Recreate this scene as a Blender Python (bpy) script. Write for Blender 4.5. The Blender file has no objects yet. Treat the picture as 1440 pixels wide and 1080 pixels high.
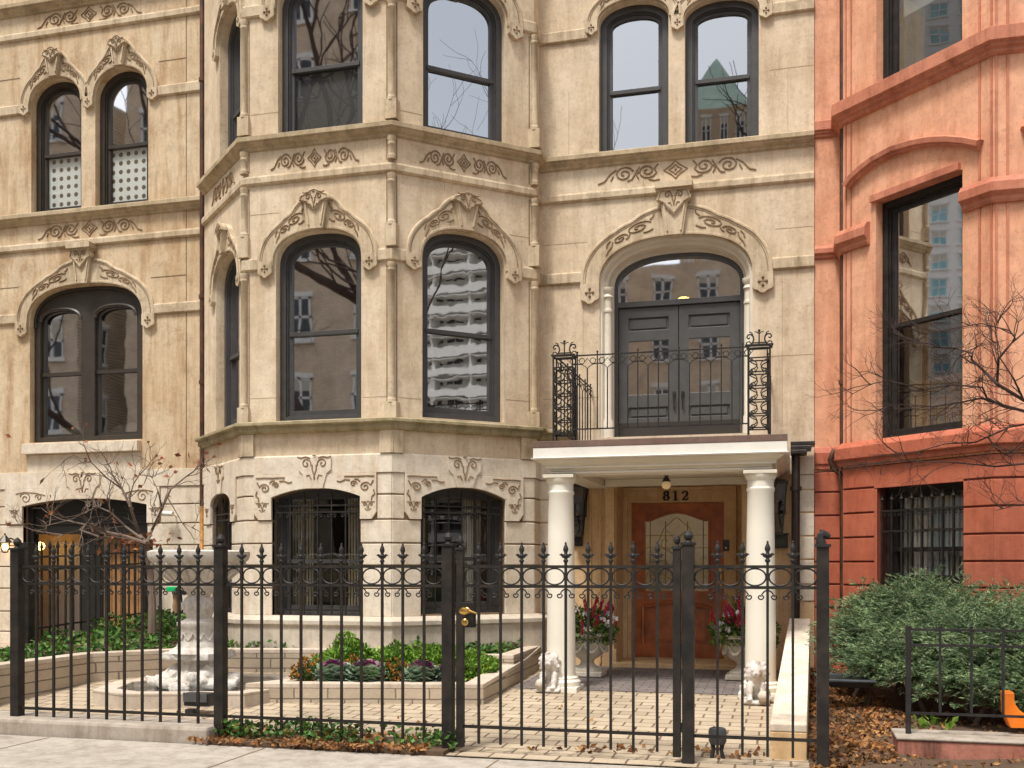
import bpy, bmesh, math, random
from mathutils import Vector, Matrix
from mathutils.geometry import tessellate_polygon
R = math.radians; PI = math.pi
sin, cos = math.sin, math.cos
RND = random.Random(11)
scene = bpy.context.scene; COL = scene.collection

# ---------------------------------------------------------------- survey
# the place was measured from the photographer's spot (origin, eye 1.45 m up);
# sight() gives a line of sight and onY / onX / onZ where it meets a real plane
FL = 1475.0; TH = R(14.95); HZ = 795.0; EYE = 1.45
CT, ST = cos(TH), sin(TH)
def sight(x, y):
    a = (x-720)/FL
    return Vector((CT*a-ST, CT+ST*a, (HZ-y)/FL))
E0 = Vector((0, 0, EYE))
def onY(x, y, Y): d = sight(x, y); return E0+d*(Y/d.y)
def onX(x, y, X): d = sight(x, y); return E0+d*(X/d.x)
def onZ(x, y, Z): d = sight(x, y); return E0+d*((Z-EYE)/d.z)

# ---------------------------------------------------------------- objects
def tag(o, label=None, cat=None, group=None, kind=None):
    if label: o['label'] = label
    if cat: o['category'] = cat
    if group: o['group'] = group
    if kind: o['kind'] = kind
    return o
def thing(name, label, cat, loc=(0, 0, 0), group=None):
    o = bpy.data.objects.new(name, None); COL.objects.link(o)
    o.location = loc; o.empty_display_size = .1
    return tag(o, label, cat, group)
def root_of(o):
    v = Vector((0, 0, 0))
    while o is not None:
        v = v+o.location; o = o.parent
    return v
def copy_tree(o, parent=None):
    c = o.copy(); COL.objects.link(c)
    if parent is not None: c.parent = parent
    for ch in list(o.children): copy_tree(ch, c)
    return c

class MB:
    """collects shapes for ONE mesh object"""
    def __init__(s): s.v = []; s.f = []; s.marks = []
    def mark(s): s.marks.append((len(s.v), len(s.f))); return s
    def build_each(s, *a, **k):
        """one object for every piece begun with mark()"""
        out = []; ends = s.marks[1:]+[(len(s.v), len(s.f))]
        for (v0, f0), (v1, f1) in zip(s.marks, ends):
            if v1 == v0: continue
            m = MB(); m.v = s.v[v0:v1]; m.f = [tuple(i-v0 for i in f) for f in s.f[f0:f1]]; out.append(m.build(*a, **k))
        return out
    def add(s, vs, fs):
        b = len(s.v); s.v += [Vector(v) for v in vs]; s.f += [tuple(i+b for i in f) for f in fs]; return s
    def hexa(s, p):
        return s.add(p, [(0,3,2,1), (4,5,6,7), (0,1,5,4), (1,2,6,5), (2,3,7,6), (3,0,4,7)])
    def box(s, x0, x1, y0, y1, z0, z1):
        return s.hexa([(x0,y0,z0), (x1,y0,z0), (x1,y1,z0), (x0,y1,z0), (x0,y0,z1), (x1,y0,z1), (x1,y1,z1), (x0,y1,z1)])
    def fbox(s, fr, a0, a1, z0, z1, o0, o1):
        P = fr.p
        return s.hexa([P(a0,z0,o0), P(a1,z0,o0), P(a1,z0,o1), P(a0,z0,o1), P(a0,z1,o0), P(a1,z1,o0), P(a1,z1,o1), P(a0,z1,o1)])
    def prism(s, fr, outer, holes, o0, o1):
        loops = [outer]+list(holes)
        pts = [p for l in loops for p in l]; n = len(pts)
        tris = tessellate_polygon([[Vector((p[0], p[1], 0)) for p in l] for l in loops])
        vs = [fr.p(p[0], p[1], o1) for p in pts]+[fr.p(p[0], p[1], o0) for p in pts]
        fs = [tuple(t) for t in tris]+[tuple(i+n for i in reversed(t)) for t in tris]
        b = 0
        for l in loops:
            m = len(l)
            for i in range(m):
                j = (i+1) % m
                fs.append((b+i, b+j, n+b+j, n+b+i))
            b += m
        return s.add(vs, fs)
    def slab(s, poly, z0, z1):
        """horizontal plate from a plan outline; z may be a function"""
        f0 = z0 if callable(z0) else (lambda x, y: z0); f1 = z1 if callable(z1) else (lambda x, y: z1)
        n = len(poly); tris = tessellate_polygon([[Vector((p[0], p[1], 0)) for p in poly]])
        vs = [(p[0], p[1], f1(*p[:2])) for p in poly]+[(p[0], p[1], f0(*p[:2])) for p in poly]
        fs = [tuple(t) for t in tris]+[tuple(i+n for i in reversed(t)) for t in tris]
        fs += [(i, (i+1) % n, n+(i+1) % n, n+i) for i in range(n)]
        return s.add(vs, fs)
    def tube(s, pts, r, n=6, closed=False, up=None):
        pts = [Vector(p) for p in pts]; m = len(pts)
        rs = r if isinstance(r, (list, tuple)) else [r]*m
        vs = []; fs = []
        prev = None
        for i, p in enumerate(pts):
            if closed: t = pts[(i+1) % m]-pts[i-1]
            else: t = pts[min(i+1, m-1)]-pts[max(i-1, 0)]
            if t.length < 1e-9: t = Vector((0, 0, 1))
            t.normalize()
            if prev is None:
                a = Vector((0, 0, 1)) if abs(t.z) < .9 else Vector((1, 0, 0))
                if up is not None: a = Vector(up)
                x = t.cross(a).normalized()
            else:
                x = (prev-t*prev.dot(t))
                x = x.normalized() if x.length > 1e-6 else t.orthogonal().normalized()
            prev = x; y = t.cross(x)
            for k in range(n):
                an = 2*PI*(k+.5)/n
                vs.append(p+(x*cos(an)+y*sin(an))*rs[i])
        q = m if closed else m-1
        for i in range(q):
            j = (i+1) % m
            for k in range(n):
                l = (k+1) % n
                fs.append((i*n+k, i*n+l, j*n+l, j*n+k))
        if not closed:
            fs.append(tuple(reversed(range(n)))); fs.append(tuple(range((m-1)*n, m*n)))
        return s.add(vs, fs)
    def lathe(s, prof, c=(0, 0, 0), n=20, sx=1, sy=1):
        c = Vector(c); vs = []; fs = []; m = len(prof)
        for r, z in prof:
            for k in range(n):
                a = 2*PI*k/n
                vs.append(c+Vector((r*cos(a)*sx, r*sin(a)*sy, z)))
        for i in range(m-1):
            for k in range(n):
                l = (k+1) % n
                fs.append((i*n+k, i*n+l, (i+1)*n+l, (i+1)*n+k))
        fs.append(tuple(reversed(range(n)))); fs.append(tuple(range((m-1)*n, m*n)))
        return s.add(vs, fs)
    def course(s, plan, prof, z=0):
        """moulding swept round a plan polyline (left to right seen from the street), prof = (out, z)"""
        P = [Vector((p[0], p[1])) for p in plan]; ns = []
        for i in range(len(P)-1):
            u = (P[i+1]-P[i]).normalized(); ns.append(Vector((u.y, -u.x)))
        ms = []
        for i in range(len(P)):
            if i == 0: m = ns[0]
            elif i == len(P)-1: m = ns[-1]
            else: m = (ns[i-1]+ns[i])/max(.15, 1+ns[i-1].dot(ns[i]))
            ms.append(m)
        k = len(prof); vs = []; fs = []
        for p, m in zip(P, ms):
            for o, h in prof: vs.append((p.x+m.x*o, p.y+m.y*o, z+h))
        for i in range(len(P)-1):
            for j in range(k):
                l = (j+1) % k
                fs.append((i*k+j, i*k+l, (i+1)*k+l, (i+1)*k+j))
        fs.append(tuple(reversed(range(k)))); fs.append(tuple(range((len(P)-1)*k, len(P)*k)))
        return s.add(vs, fs)
    def mould(s, fr, path, prof):
        """profile (w in the wall plane away from the path's left, o out) swept along a path in a wall"""
        P = [Vector(p) for p in path]; k = len(prof); vs = []; fs = []
        for i, p in enumerate(P):
            t = (P[min(i+1, len(P)-1)]-P[max(i-1, 0)]).normalized(); nn = Vector((-t.y, t.x))
            for w, o in prof:
                q = p+nn*w; vs.append(fr.p(q.x, q.y, o))
        for i in range(len(P)-1):
            for j in range(k):
                l = (j+1) % k
                fs.append((i*k+j, i*k+l, (i+1)*k+l, (i+1)*k+j))
        fs.append(tuple(reversed(range(k)))); fs.append(tuple(range((len(P)-1)*k, len(P)*k)))
        return s.add(vs, fs)
    def ball(s, c, r, sx=1, sy=1, sz=1, n=10, m=7):
        c = Vector(c); prof = []
        for i in range(m+1):
            t = -PI/2+PI*i/m; prof.append((max(1e-4, r*cos(t)), r*sin(t)*sz))
        return s.lathe(prof, c, n, sx, sy)
    def build(s, name, mat, parent=None, smooth=False, bevel=0, fix=True, local=False):
        me = bpy.data.meshes.new(name)
        me.from_pydata([tuple(v) for v in s.v], [], s.f)
        if fix:
            bm = bmesh.new(); bm.from_mesh(me); bmesh.ops.recalc_face_normals(bm, faces=bm.faces); bm.to_mesh(me); bm.free()
        if smooth:
            me.polygons.foreach_set('use_smooth', [True]*len(me.polygons))
            try: me.set_sharp_from_angle(angle=R(38))
            except Exception: pass
        if mat: me.materials.append(mat)
        o = bpy.data.objects.new(name, me); COL.objects.link(o)
        if parent is not None:
            o.parent = parent
            if not local: o.location = -root_of(parent)
        if bevel:
            b = o.modifiers.new('edge', 'BEVEL'); b.width = bevel; b.segments = 2; b.limit_method = 'ANGLE'; b.angle_limit = R(40)
        return o

class Fr:
    """a wall plane: a runs along it, z up, o out towards the street"""
    def __init__(s, p, q):
        s.O = Vector((p[0], p[1], 0)); d = Vector((q[0]-p[0], q[1]-p[1], 0))
        s.L = d.length; s.u = d/s.L; s.n = Vector((s.u.y, -s.u.x, 0))
    def p(s, a, z, o=0): return s.O+s.u*a+s.n*o+Vector((0, 0, z))
    def px(s, x, y, o=0):
        d = sight(x, y); q = s.O+s.n*o
        t = (q-E0).dot(s.n)/d.dot(s.n); h = E0+d*t
        return ((h-s.O).dot(s.u), h.z)
    def a(s, x, o=0): return s.px(x, 700, o)[0]
    def z(s, x, y, o=0): return s.px(x, y, o)[1]

def arch(a0, a1, zs, zc, e=2.3, n=24):
    c = (a0+a1)/2; hw = (a1-a0)/2; out = []
    for i in range(n+1):
        t = PI-PI*i/n; cx, sx = cos(t), sin(t)
        out.append((c+hw*math.copysign(abs(cx)**(2/e), cx), zs+(zc-zs)*abs(sx)**(2/e)))
    return out
def seg(a0, a1, zs, zc, n=16):
    c = (a0+a1)/2; hw = (a1-a0)/2; h = zc-zs; r = (hw*hw+h*h)/(2*h); t0 = math.asin(min(1, hw/r))
    return [(c+r*sin(-t0+2*t0*i/n), zc-r+r*cos(-t0+2*t0*i/n)) for i in range(n+1)]
def offset(path, w):
    P = [Vector(p) for p in path]; out = []
    for i, p in enumerate(P):
        t = (P[min(i+1, len(P)-1)]-P[max(i-1, 0)]).normalized()
        q = p+Vector((-t.y, t.x))*w; out.append((q.x, q.y))
    return out
def spiral(cx, cz, r, turns=1.6, start=0., d=1, n=None):
    n = n or int(turns*12); out = []
    for i in range(n+1):
        f = i/n; a = start+d*2*PI*turns*f; rr = r*(1-.85*f); out.append((cx+rr*cos(a), cz+rr*sin(a)))
    return out

# ---------------------------------------------------------------- materials
def new_mat(name):
    m = bpy.data.materials.new(name); m.use_nodes = True
    nt = m.node_tree; b = nt.nodes['Principled BSDF']; return m, nt, b
def nd(nt, t, **k):
    n = nt.nodes.new(t)
    for a, v in k.items():
        if a in n.inputs: n.inputs[a].default_value = v
        else: setattr(n, a, v)
    return n
def coords(nt, scale=(1, 1, 1)):
    t = nd(nt, 'ShaderNodeTexCoord'); m = nd(nt, 'ShaderNodeMapping'); m.inputs['Scale'].default_value = scale
    nt.links.new(t.outputs['Object'], m.inputs['Vector']); return m.outputs['Vector']
def ramp(nt, fac, stops):
    r = nd(nt, 'ShaderNodeValToRGB'); e = r.color_ramp.elements
    while len(e) < len(stops): e.new(.5)
    for i, (p, c) in enumerate(stops): e[i].position = p; e[i].color = (*c, 1) if len(c) == 3 else c
    nt.links.new(fac, r.inputs['Fac']); return r.outputs['Color']
def mixc(nt, fac, a, b, mode='MIX'):
    m = nd(nt, 'ShaderNodeMix', data_type='RGBA', blend_type=mode)
    for v, s in ((fac, m.inputs[0]), (a, m.inputs[6]), (b, m.inputs[7])):
        if hasattr(v, 'links') or isinstance(v, bpy.types.NodeSocket): nt.links.new(v, s)
        elif isinstance(v, (int, float)): s.default_value = v
        else: s.default_value = (*v, 1)
    return m.outputs[2]
def noise(nt, vec, scale, detail=6, rough=.6):
    n = nd(nt, 'ShaderNodeTexNoise', Scale=scale, Detail=detail, Roughness=rough)
    nt.links.new(vec, n.inputs['Vector']); return n.outputs['Fac']
def bump(nt, b, h, strength=.3, dist=.01):
    n = nd(nt, 'ShaderNodeBump', Strength=strength, Distance=dist)
    nt.links.new(h, n.inputs['Height']); nt.links.new(n.outputs['Normal'], b.inputs['Normal'])
def g3(c): return tuple(c)
def stone(name, base, light, stain, stain_amt=.55, rough=.85, fine=60, bstr=.25):
    m, nt, b = new_mat(name); v = coords(nt)
    n1 = noise(nt, v, .9, 5); n2 = noise(nt, v, 7, 8, .7)
    c = mixc(nt, ramp(nt, n1, [(.32, (0, 0, 0)), (.68, (1, 1, 1))]), base, light)
    sv = coords(nt, (4, 4, .5)); n3 = noise(nt, sv, 1.5, 8, .72)
    st = ramp(nt, n3, [(.46, (0, 0, 0)), (.70, (stain_amt,)*3)])
    c = mixc(nt, st, c, stain)
    blot = ramp(nt, noise(nt, v, 2.3, 9, .78), [(.52, (0, 0, 0)), (.74, (stain_amt*.95,)*3)])
    c = mixc(nt, blot, c, tuple(x*.8 for x in stain))
    sp = ramp(nt, n2, [(.3, (.84, .83, .82)), (.7, (1.08, 1.08, 1.08))])
    c = mixc(nt, 1., c, sp, 'MULTIPLY')
    pit = ramp(nt, noise(nt, v, 26, 6, .8), [(.34, (.70, .66, .62)), (.46, (1, 1, 1))])
    c = mixc(nt, .8, c, pit, 'MULTIPLY')
    nt.links.new(c, b.inputs['Base Color']); b.inputs['Roughness'].default_value = rough
    b.inputs['Specular IOR Level'].default_value = .25
    bump(nt, b, noise(nt, v, fine, 8, .7), bstr, .006); return m
def paint(name, col, rough=.5, var=.12, scale=8, metal=0, bstr=.08, spec=.4, var_col=None):
    m, nt, b = new_mat(name); v = coords(nt)
    n = noise(nt, v, scale, 6, .65)
    c = mixc(nt, ramp(nt, n, [(.35, (0, 0, 0)), (.7, (1, 1, 1))]), tuple(x*(1-var) for x in col), var_col or tuple(min(1, x*(1+var)) for x in col))
    nt.links.new(c, b.inputs['Base Color']); b.inputs['Roughness'].default_value = rough; b.inputs['Metallic'].default_value = metal
    b.inputs['Specular IOR Level'].default_value = spec
    if bstr: bump(nt, b, noise(nt, v, scale*8, 5), bstr, .004)
    return m
def leafy(name, cols, rough=.55, trans=.15):
    m, nt, b = new_mat(name)
    g = nd(nt, 'ShaderNodeNewGeometry')
    c = ramp(nt, g.outputs['Random Per Island'], [(i/(len(cols)-1) if len(cols) > 1 else 0, q) for i, q in enumerate(cols)])
    c = mixc(nt, 1., c, ramp(nt, noise(nt, coords(nt), 4.5, 3, .6), [(.33, (.55, .55, .5)), (.5, (1, 1, 1)), (.68, (1.5, 1.45, 1.3))]), 'MULTIPLY')
    nt.links.new(c, b.inputs['Base Color']); b.inputs['Roughness'].default_value = rough
    b.inputs['Specular IOR Level'].default_value = .3
    if trans:
        t = nd(nt, 'ShaderNodeBsdfTranslucent'); nt.links.new(c, t.inputs['Color'])
        mx = nd(nt, 'ShaderNodeMixShader'); mx.inputs[0].default_value = trans
        nt.links.new(b.outputs[0], mx.inputs[1]); nt.links.new(t.outputs[0], mx.inputs[2])
        nt.links.new(mx.outputs[0], nt.nodes['Material Output'].inputs[0])
    return m
def glass(name, refl=.35, tint=(.75, .8, .8), wav=.02, wscale=1.3, rough=0.0, gcol=(.80, .82, .84, 1)):
    m, nt, b = new_mat(name); nt.nodes.remove(b)
    tr = nd(nt, 'ShaderNodeBsdfTransparent'); tr.inputs[0].default_value = (*tint, 1)
    gl = nd(nt, 'ShaderNodeBsdfGlossy'); gl.inputs['Roughness'].default_value = rough; gl.inputs[0].default_value = gcol
    v = coords(nt); bp = nd(nt, 'ShaderNodeBump', Strength=1., Distance=wav)
    nt.links.new(noise(nt, v, wscale, 2, .4), bp.inputs['Height']); nt.links.new(bp.outputs[0], gl.inputs['Normal'])
    lw = nd(nt, 'ShaderNodeLayerWeight', Blend=.25)
    mr = nd(nt, 'ShaderNodeMapRange'); mr.inputs['To Min'].default_value = refl; mr.inputs['To Max'].default_value = .95
    nt.links.new(lw.outputs['Fresnel'], mr.inputs['Value'])
    mx = nd(nt, 'ShaderNodeMixShader'); nt.links.new(mr.outputs[0], mx.inputs[0])
    nt.links.new(tr.outputs[0], mx.inputs[1]); nt.links.new(gl.outputs[0], mx.inputs[2])
    nt.links.new(mx.outputs[0], nt.nodes['Material Output'].inputs[0]); return m
def glow(name, col, s):
    m, nt, b = new_mat(name); b.inputs['Base Color'].default_value = (*col, 1)
    b.inputs['Emission Color'].default_value = (*col, 1); b.inputs['Emission Strength'].default_value = s; return m
def bricks(name, c1, c2, mortar, sx, sy, gap=.012, off=.5, bstr=.6, scale_vec=(1, 1, 1), rot=0, var=.25):
    m, nt, b = new_mat(name)
    t = nd(nt, 'ShaderNodeTexCoord'); mp = nd(nt, 'ShaderNodeMapping'); mp.inputs['Rotation'].default_value = rot if isinstance(rot, tuple) else (0, 0, rot)
    nt.links.new(t.outputs['Object'], mp.inputs['Vector']); v = mp.outputs['Vector']
    wob = nd(nt, 'ShaderNodeTexNoise', Scale=9, Detail=2); nt.links.new(v, wob.inputs['Vector'])
    vm = nd(nt, 'ShaderNodeVectorMath', operation='MULTIPLY_ADD'); vm.inputs[1].default_value = (.012,)*3
    nt.links.new(wob.outputs['Color'], vm.inputs[0]); nt.links.new(v, vm.inputs[2]); vv = vm.outputs[0]
    br = nd(nt, 'ShaderNodeTexBrick', offset=off); nt.links.new(vv, br.inputs['Vector'])
    br.inputs['Scale'].default_value = 1; br.inputs['Brick Width'].default_value = sx; br.inputs['Row Height'].default_value = sy
    br.inputs['Mortar Size'].default_value = gap; br.inputs['Mortar Smooth'].default_value = .25
    br.inputs['Color1'].default_value = (*c1, 1); br.inputs['Color2'].default_value = (*c2, 1); br.inputs['Mortar'].default_value = (*mortar, 1)
    n = noise(nt, v, 1.1, 6, .7)
    c = mixc(nt, 1., br.outputs['Color'], ramp(nt, n, [(.3, (1-var,)*3), (.7, (1+var*.5,)*3)]), 'MULTIPLY')
    c = mixc(nt, 1., c, ramp(nt, noise(nt, v, 45, 5, .7), [(.3, (.85,)*3), (.7, (1.1,)*3)]), 'MULTIPLY')
    nt.links.new(c, b.inputs['Base Color']); b.inputs['Roughness'].default_value = .9; b.inputs['Specular IOR Level'].default_value = .2
    inv = nd(nt, 'ShaderNodeMath', operation='SUBTRACT'); inv.inputs[0].default_value = 1; nt.links.new(br.outputs['Fac'], inv.inputs[1])
    bump(nt, b, inv.outputs[0], bstr, .012); return m

M = {}
M['sand'] = stone('sandstone', (.61, .475, .32), (.72, .60, .44), (.39, .265, .15), .58)
M['sand_left'] = stone('weathered_sandstone', (.56, .415, .255), (.68, .55, .38), (.36, .20, .085), .85)
M['sand_trim'] = stone('sandstone_trim', (.54, .42, .275), (.65, .54, .385), (.26, .18, .10), .85)
M['moss'] = stone('mossy_stone', (.33, .265, .155), (.45, .37, .235), (.13, .13, .045), .9)
M['sill'] = stone('weathered_sill_stone', (.43, .33, .205), (.53, .42, .28), (.24, .19, .10), .85)
M['carve'] = stone('grime_shade_carving', (.235, .155, .085), (.32, .22, .13), (.16, .10, .055), .5)  # dark brown holds both groove grime and the shade inside the cuts
M['lime'] = stone('pale_limestone', (.67, .575, .445), (.76, .68, .56), (.52, .37, .22), .55)
M['lime_warm'] = stone('bounce_warmed_limestone', (.64, .43, .225), (.70, .50, .29), (.50, .30, .12), .5)  # warm light bounced inside the porch is put into this colour
M['base_stone'] = stone('grey_base_stone', (.50, .43, .335), (.6, .53, .43), (.33, .27, .2), .6)
M['faint'] = stone('faint_stone_joint', (.40, .29, .175), (.45, .34, .22), (.3, .2, .12), .4)
M['joint'] = stone('stone_joint', (.19, .125, .07), (.25, .17, .10), (.14, .09, .05), .3)
M['salmon'] = stone('salmon_paint', (.71, .345, .20), (.77, .42, .265), (.50, .19, .095), .7, .6, 50, .3)
M['salmon_dark'] = stone('salmon_trim_paint', (.52, .19, .11), (.60, .25, .155), (.30, .085, .045), .7, .6, 40, .3)
M['brick_red'] = stone('brick_red_paint', (.45, .125, .066), (.52, .165, .095), (.33, .075, .04), .6, .55, 50, .3)
M['red_joint'] = stone('brick_red_joint', (.13, .03, .018), (.17, .04, .025), (.10, .02, .015), .3)
M['win'] = paint('window_frame_paint', (.058, .055, .053), .45, .15)
M['winbrown'] = paint('brown_window_paint', (.045, .036, .027), .45, .15)
M['doorgrey'] = paint('charcoal_door_paint', (.075, .072, .068), .42, .12)
M['iron'] = paint('black_iron', (.012, .011, .010), .55, .3, 9, 0, .25, .3, (.034, .026, .02))
M['iron2'] = paint('weathered_iron', (.022, .020, .019), .55, .4, 14, 0, .25, .3)
M['white'] = paint('white_paint', (.74, .70, .62), .45, .06, 3)
M['column'] = paint('cream_column_paint', (.74, .69, .585), .5, .045, 1.6, 0, .05, .35)
M['cream'] = paint('cream_entablature_paint', (.66, .595, .475), .5, .07, 2.2, 0, .05, .35)
M['slabedge'] = stone('roof_edge_copper', (.16, .10, .075), (.22, .145, .115), (.09, .07, .06), .5, .5)
M['copper'] = paint('brown_drainpipe', (.085, .045, .028), .45, .5, 6, .2, .1, .5, (.16, .06, .03))
M['rustpipe'] = paint('orange_rust_pipe', (.50, .24, .06), .6, .35, 9)
M['darkpipe'] = paint('bronze_downspout', (.035, .026, .02), .4, .35, 7, .3, .15, .5)
M['glass_pale'] = glass('pale_sky_glass', .52, (.6, .65, .65), .0012, 1.1, .015)
M['glass_low'] = glass('clear_window_glass', .24, (.9, .92, .9), .001, 1.4)
M['glass'] = glass('window_glass', .72, (.75, .8, .8), .0012, 1.5, 0, (.97, .98, 1, 1))
M['glass'].node_tree.nodes['Glossy BSDF'].inputs['Roughness'].default_value = .02
M['glass_wavy'] = glass('wavy_old_glass', .78, (.6, .65, .65), .0005, 3.4, .015)
M['glass_sky'] = glass('upper_window_glass', .76, (.6, .65, .65), .0012, 1.1)
M['glass_dim'] = glass('dim_glass', .10, (.88, .9, .88), .001)
M['screen'] = paint('insect_screen', (.05, .048, .047), .6, .2, 30)
M['room'] = paint('room_wall', (.26, .21, .155), .9, .2, 1.2)
M['roomdark'] = paint('dark_room', (.035, .03, .026), .9, .2, 1.2)
M['linen'] = paint('linen_curtain', (.52, .47, .38), .9, .12, 3)
M['greycurtain'] = paint('grey_curtain', (.34, .33, .30), .9, .25, 3)
M['tancloth'] = paint('tan_drape', (.36, .29, .19), .9, .2, 3)
M['wood'] = paint('mahogany', (.40, .115, .033), .3, .35, 5, 0, .05, .5)
M['wood_dark'] = paint('mahogany_shaded_panel', (.17, .042, .014), .3, .3, 5, 0, .05, .5)
M['oak'] = paint('oak_boards', (.30, .155, .06), .5, .3, 4)
M['brass'] = paint('brass', (.72, .46, .14), .28, .15, 12, 1, .02)
M['leadglass'] = glass('leaded_door_glass', .78, (.85, .75, .5), .0012, 9, .10, (1, .90, .66, 1))
M['came'] = paint('brass_came', (.42, .30, .11), .35, .2, 10, .8)
M['bulb'] = glow('lamp_globe', (.62, .45, .22), .12)
M['warm'] = glow('warm_bulb', (1, .50, .11), 8)
M['mortarwall'] = bricks('garden_block', (.50, .405, .30), (.44, .36, .265), (.20, .16, .12), .33, .115, .008, .5, .5, rot=(R(90), 0, 0))
M['coping'] = stone('block_coping', (.54, .45, .35), (.62, .53, .43), (.38, .29, .2), .5)
M['concrete'] = stone('concrete', (.36, .305, .245), (.44, .385, .32), (.22, .175, .13), .85, .9, 90, .5)
M['sidewalk'] = stone('sidewalk_concrete', (.40, .35, .29), (.47, .42, .355), (.27, .225, .18), .9, .9, 110, .5)
M['pavers'] = bricks('brick_pavers', (.50, .405, .285), (.41, .325, .225), (.17, .12, .08), .26, .19, .010, .5, .6)
M['pavers_grey'] = bricks('dark_porch_pavers', (.23, .195, .175), (.17, .145, .135), (.09, .07, .06), .2, .1, .007, .5, .5)
M['soil'] = stone('soil', (.085, .055, .035), (.14, .09, .055), (.05, .03, .02), .6, 1, 30, 1.)
M['asphalt'] = stone('asphalt', (.05, .05, .05), (.065, .064, .062), (.04, .04, .04), .4, .9, 120, .5)
M['marble'] = stone('fountain_marble', (.56, .51, .44), (.68, .64, .58), (.30, .24, .18), .85, .7, 30, .6)
M['lionstone'] = stone('whitewashed_statue', (.58, .53, .48), (.70, .67, .62), (.27, .19, .13), .9, .8, 24, .8)
M['urnstone'] = stone('urn_concrete', (.55, .49, .40), (.63, .57, .48), (.36, .3, .22), .5)
M['water'] = glass('basin_water', .25, (.12, .14, .15), .01, 12)
M['gravel'] = stone('dark_pebbles', (.07, .075, .08), (.13, .135, .14), (.03, .03, .03), .5, .6, 40, 1)
M['ivy'] = leafy('ivy_leaf', [(.022, .075, .012), (.05, .145, .022), (.115, .23, .045), (.03, .095, .016), (.16, .20, .05), (.04, .12, .02)])
M['box'] = leafy('boxwood_leaf', [(.05, .14, .014), (.13, .265, .025), (.235, .36, .05), (.085, .19, .02)])
M['yew'] = leafy('yew_needle', [(.03, .075, .028), (.10, .18, .07), (.25, .32, .15), (.055, .12, .042), (.31, .35, .21), (.09, .15, .08)], .6)
M['litter'] = leafy('fallen_leaf', [(.26, .095, .03), (.36, .17, .055), (.15, .065, .03), (.44, .24, .09), (.09, .045, .025), (.22, .12, .06)], .7)
M['redleaf'] = leafy('dry_red_leaf', [(.30, .08, .035), (.20, .08, .04), (.33, .15, .07)], .7)
M['bark'] = stone('bark', (.15, .11, .085), (.24, .18, .14), (.09, .06, .045), .5, .95, 40, .8)
M['bark_dark'] = stone('dark_twig_bark', (.050, .032, .026), (.085, .055, .044), (.03, .02, .02), .5, .95, 40, .6)
M['cab_out'] = leafy('kale_outer_leaf', [(.12, .22, .12), (.26, .36, .26), (.38, .46, .37), (.17, .27, .14), (.30, .31, .30)], .6)
M['cab_in'] = leafy('kale_purple_heart', [(.16, .02, .09), (.30, .05, .18), (.20, .15, .16), (.42, .14, .30), (.13, .03, .08), (.24, .22, .22)], .6)
M['mum'] = leafy('rust_mum', [(.42, .17, .03), (.30, .15, .035), (.55, .27, .04), (.24, .16, .05)], .7)
M['mumleaf'] = leafy('mum_leaf', [(.03, .075, .02), (.07, .11, .03), (.12, .13, .04)], .7)
M['fl_red'] = leafy('red_bloom', [(.42, .02, .05), (.28, .015, .07), (.52, .04, .03)], .5)
M['teal'] = paint('teal_tower_glass', (.22, .45, .48), .3, .3, .4)
M['fl_white'] = leafy('white_bloom', [(.75, .72, .74), (.66, .62, .68)], .6)
M['fl_leaf'] = leafy('arrangement_leaf', [(.02, .055, .015), (.05, .11, .025), (.12, .18, .035), (.30, .32, .06)], .5)
M['orangeplastic'] = paint('orange_plastic', (.85, .20, .01), .4, .08)
M['blackplastic'] = paint('black_plastic', (.02, .021, .023), .4, .2)
M['greyblue'] = paint('blue_grey_plastic', (.055, .058, .062), .4, .2)
M['greenplastic'] = paint('green_plastic', (.01, .50, .15), .4, .1)
M['post_wood'] = paint('post_timber', (.35, .21, .11), .8, .3, 6)
M['steel'] = paint('aluminium', (.4, .4, .41), .4, .15, 20, .7)
M['pinkwall'] = stone('faded_red_plinth', (.36, .13, .085), (.46, .21, .15), (.06, .03, .025), 1., .9, 22, .9)
M['plaque'] = paint('dark_plaque', (.02, .018, .016), .4, .2)
M['sconce'] = paint('sconce_bronze', (.045, .038, .028), .4, .4, 10, .4)
M['sconceglass'] = glass('sconce_glass', .15, (.5, .45, .35), .01)
M['ink'] = paint('number_black', (.012, .011, .01), .5, .1)
M['numwhite'] = paint('number_white', (.75, .74, .72), .5, .05)
M['tanbrick'] = bricks('tan_brick', (.82, .64, .46), (.74, .56, .39), (.4, .35, .28), .25, .08, .01, .5, .2, rot=(R(90), 0, 0))
M['paleconc'] = stone('pale_tower', (.80, .78, .73), (.86, .84, .80), (.6, .57, .52), .3)
M['towerglass'] = paint('tower_glass', (.03, .035, .04), .15, .3, .3)
M['browntower'] = stone('brown_tower', (.55, .41, .26), (.62, .48, .32), (.2, .13, .07), .3)
M['greenroof'] = paint('green_copper_roof', (.45, .60, .50), .6, .15, 1)
def polka(name):
    m, nt, b = new_mat(name); v = coords(nt, (1/.128, 0, 1/.128))
    f = nd(nt, 'ShaderNodeVectorMath', operation='FRACTION'); nt.links.new(v, f.inputs[0])
    s = nd(nt, 'ShaderNodeVectorMath', operation='SUBTRACT'); s.inputs[1].default_value = (.5, 0, .5); nt.links.new(f.outputs[0], s.inputs[0])
    l = nd(nt, 'ShaderNodeVectorMath', operation='LENGTH'); nt.links.new(s.outputs[0], l.inputs[0])
    c = ramp(nt, l.outputs['Value'], [(.24, (.16, .11, .07)), (.29, (.78, .77, .74))])
    nt.links.new(c, b.inputs['Base Color']); b.inputs['Roughness'].default_value = .8; return m
M['polkashade'] = polka('polka_dot_shade')
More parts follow.
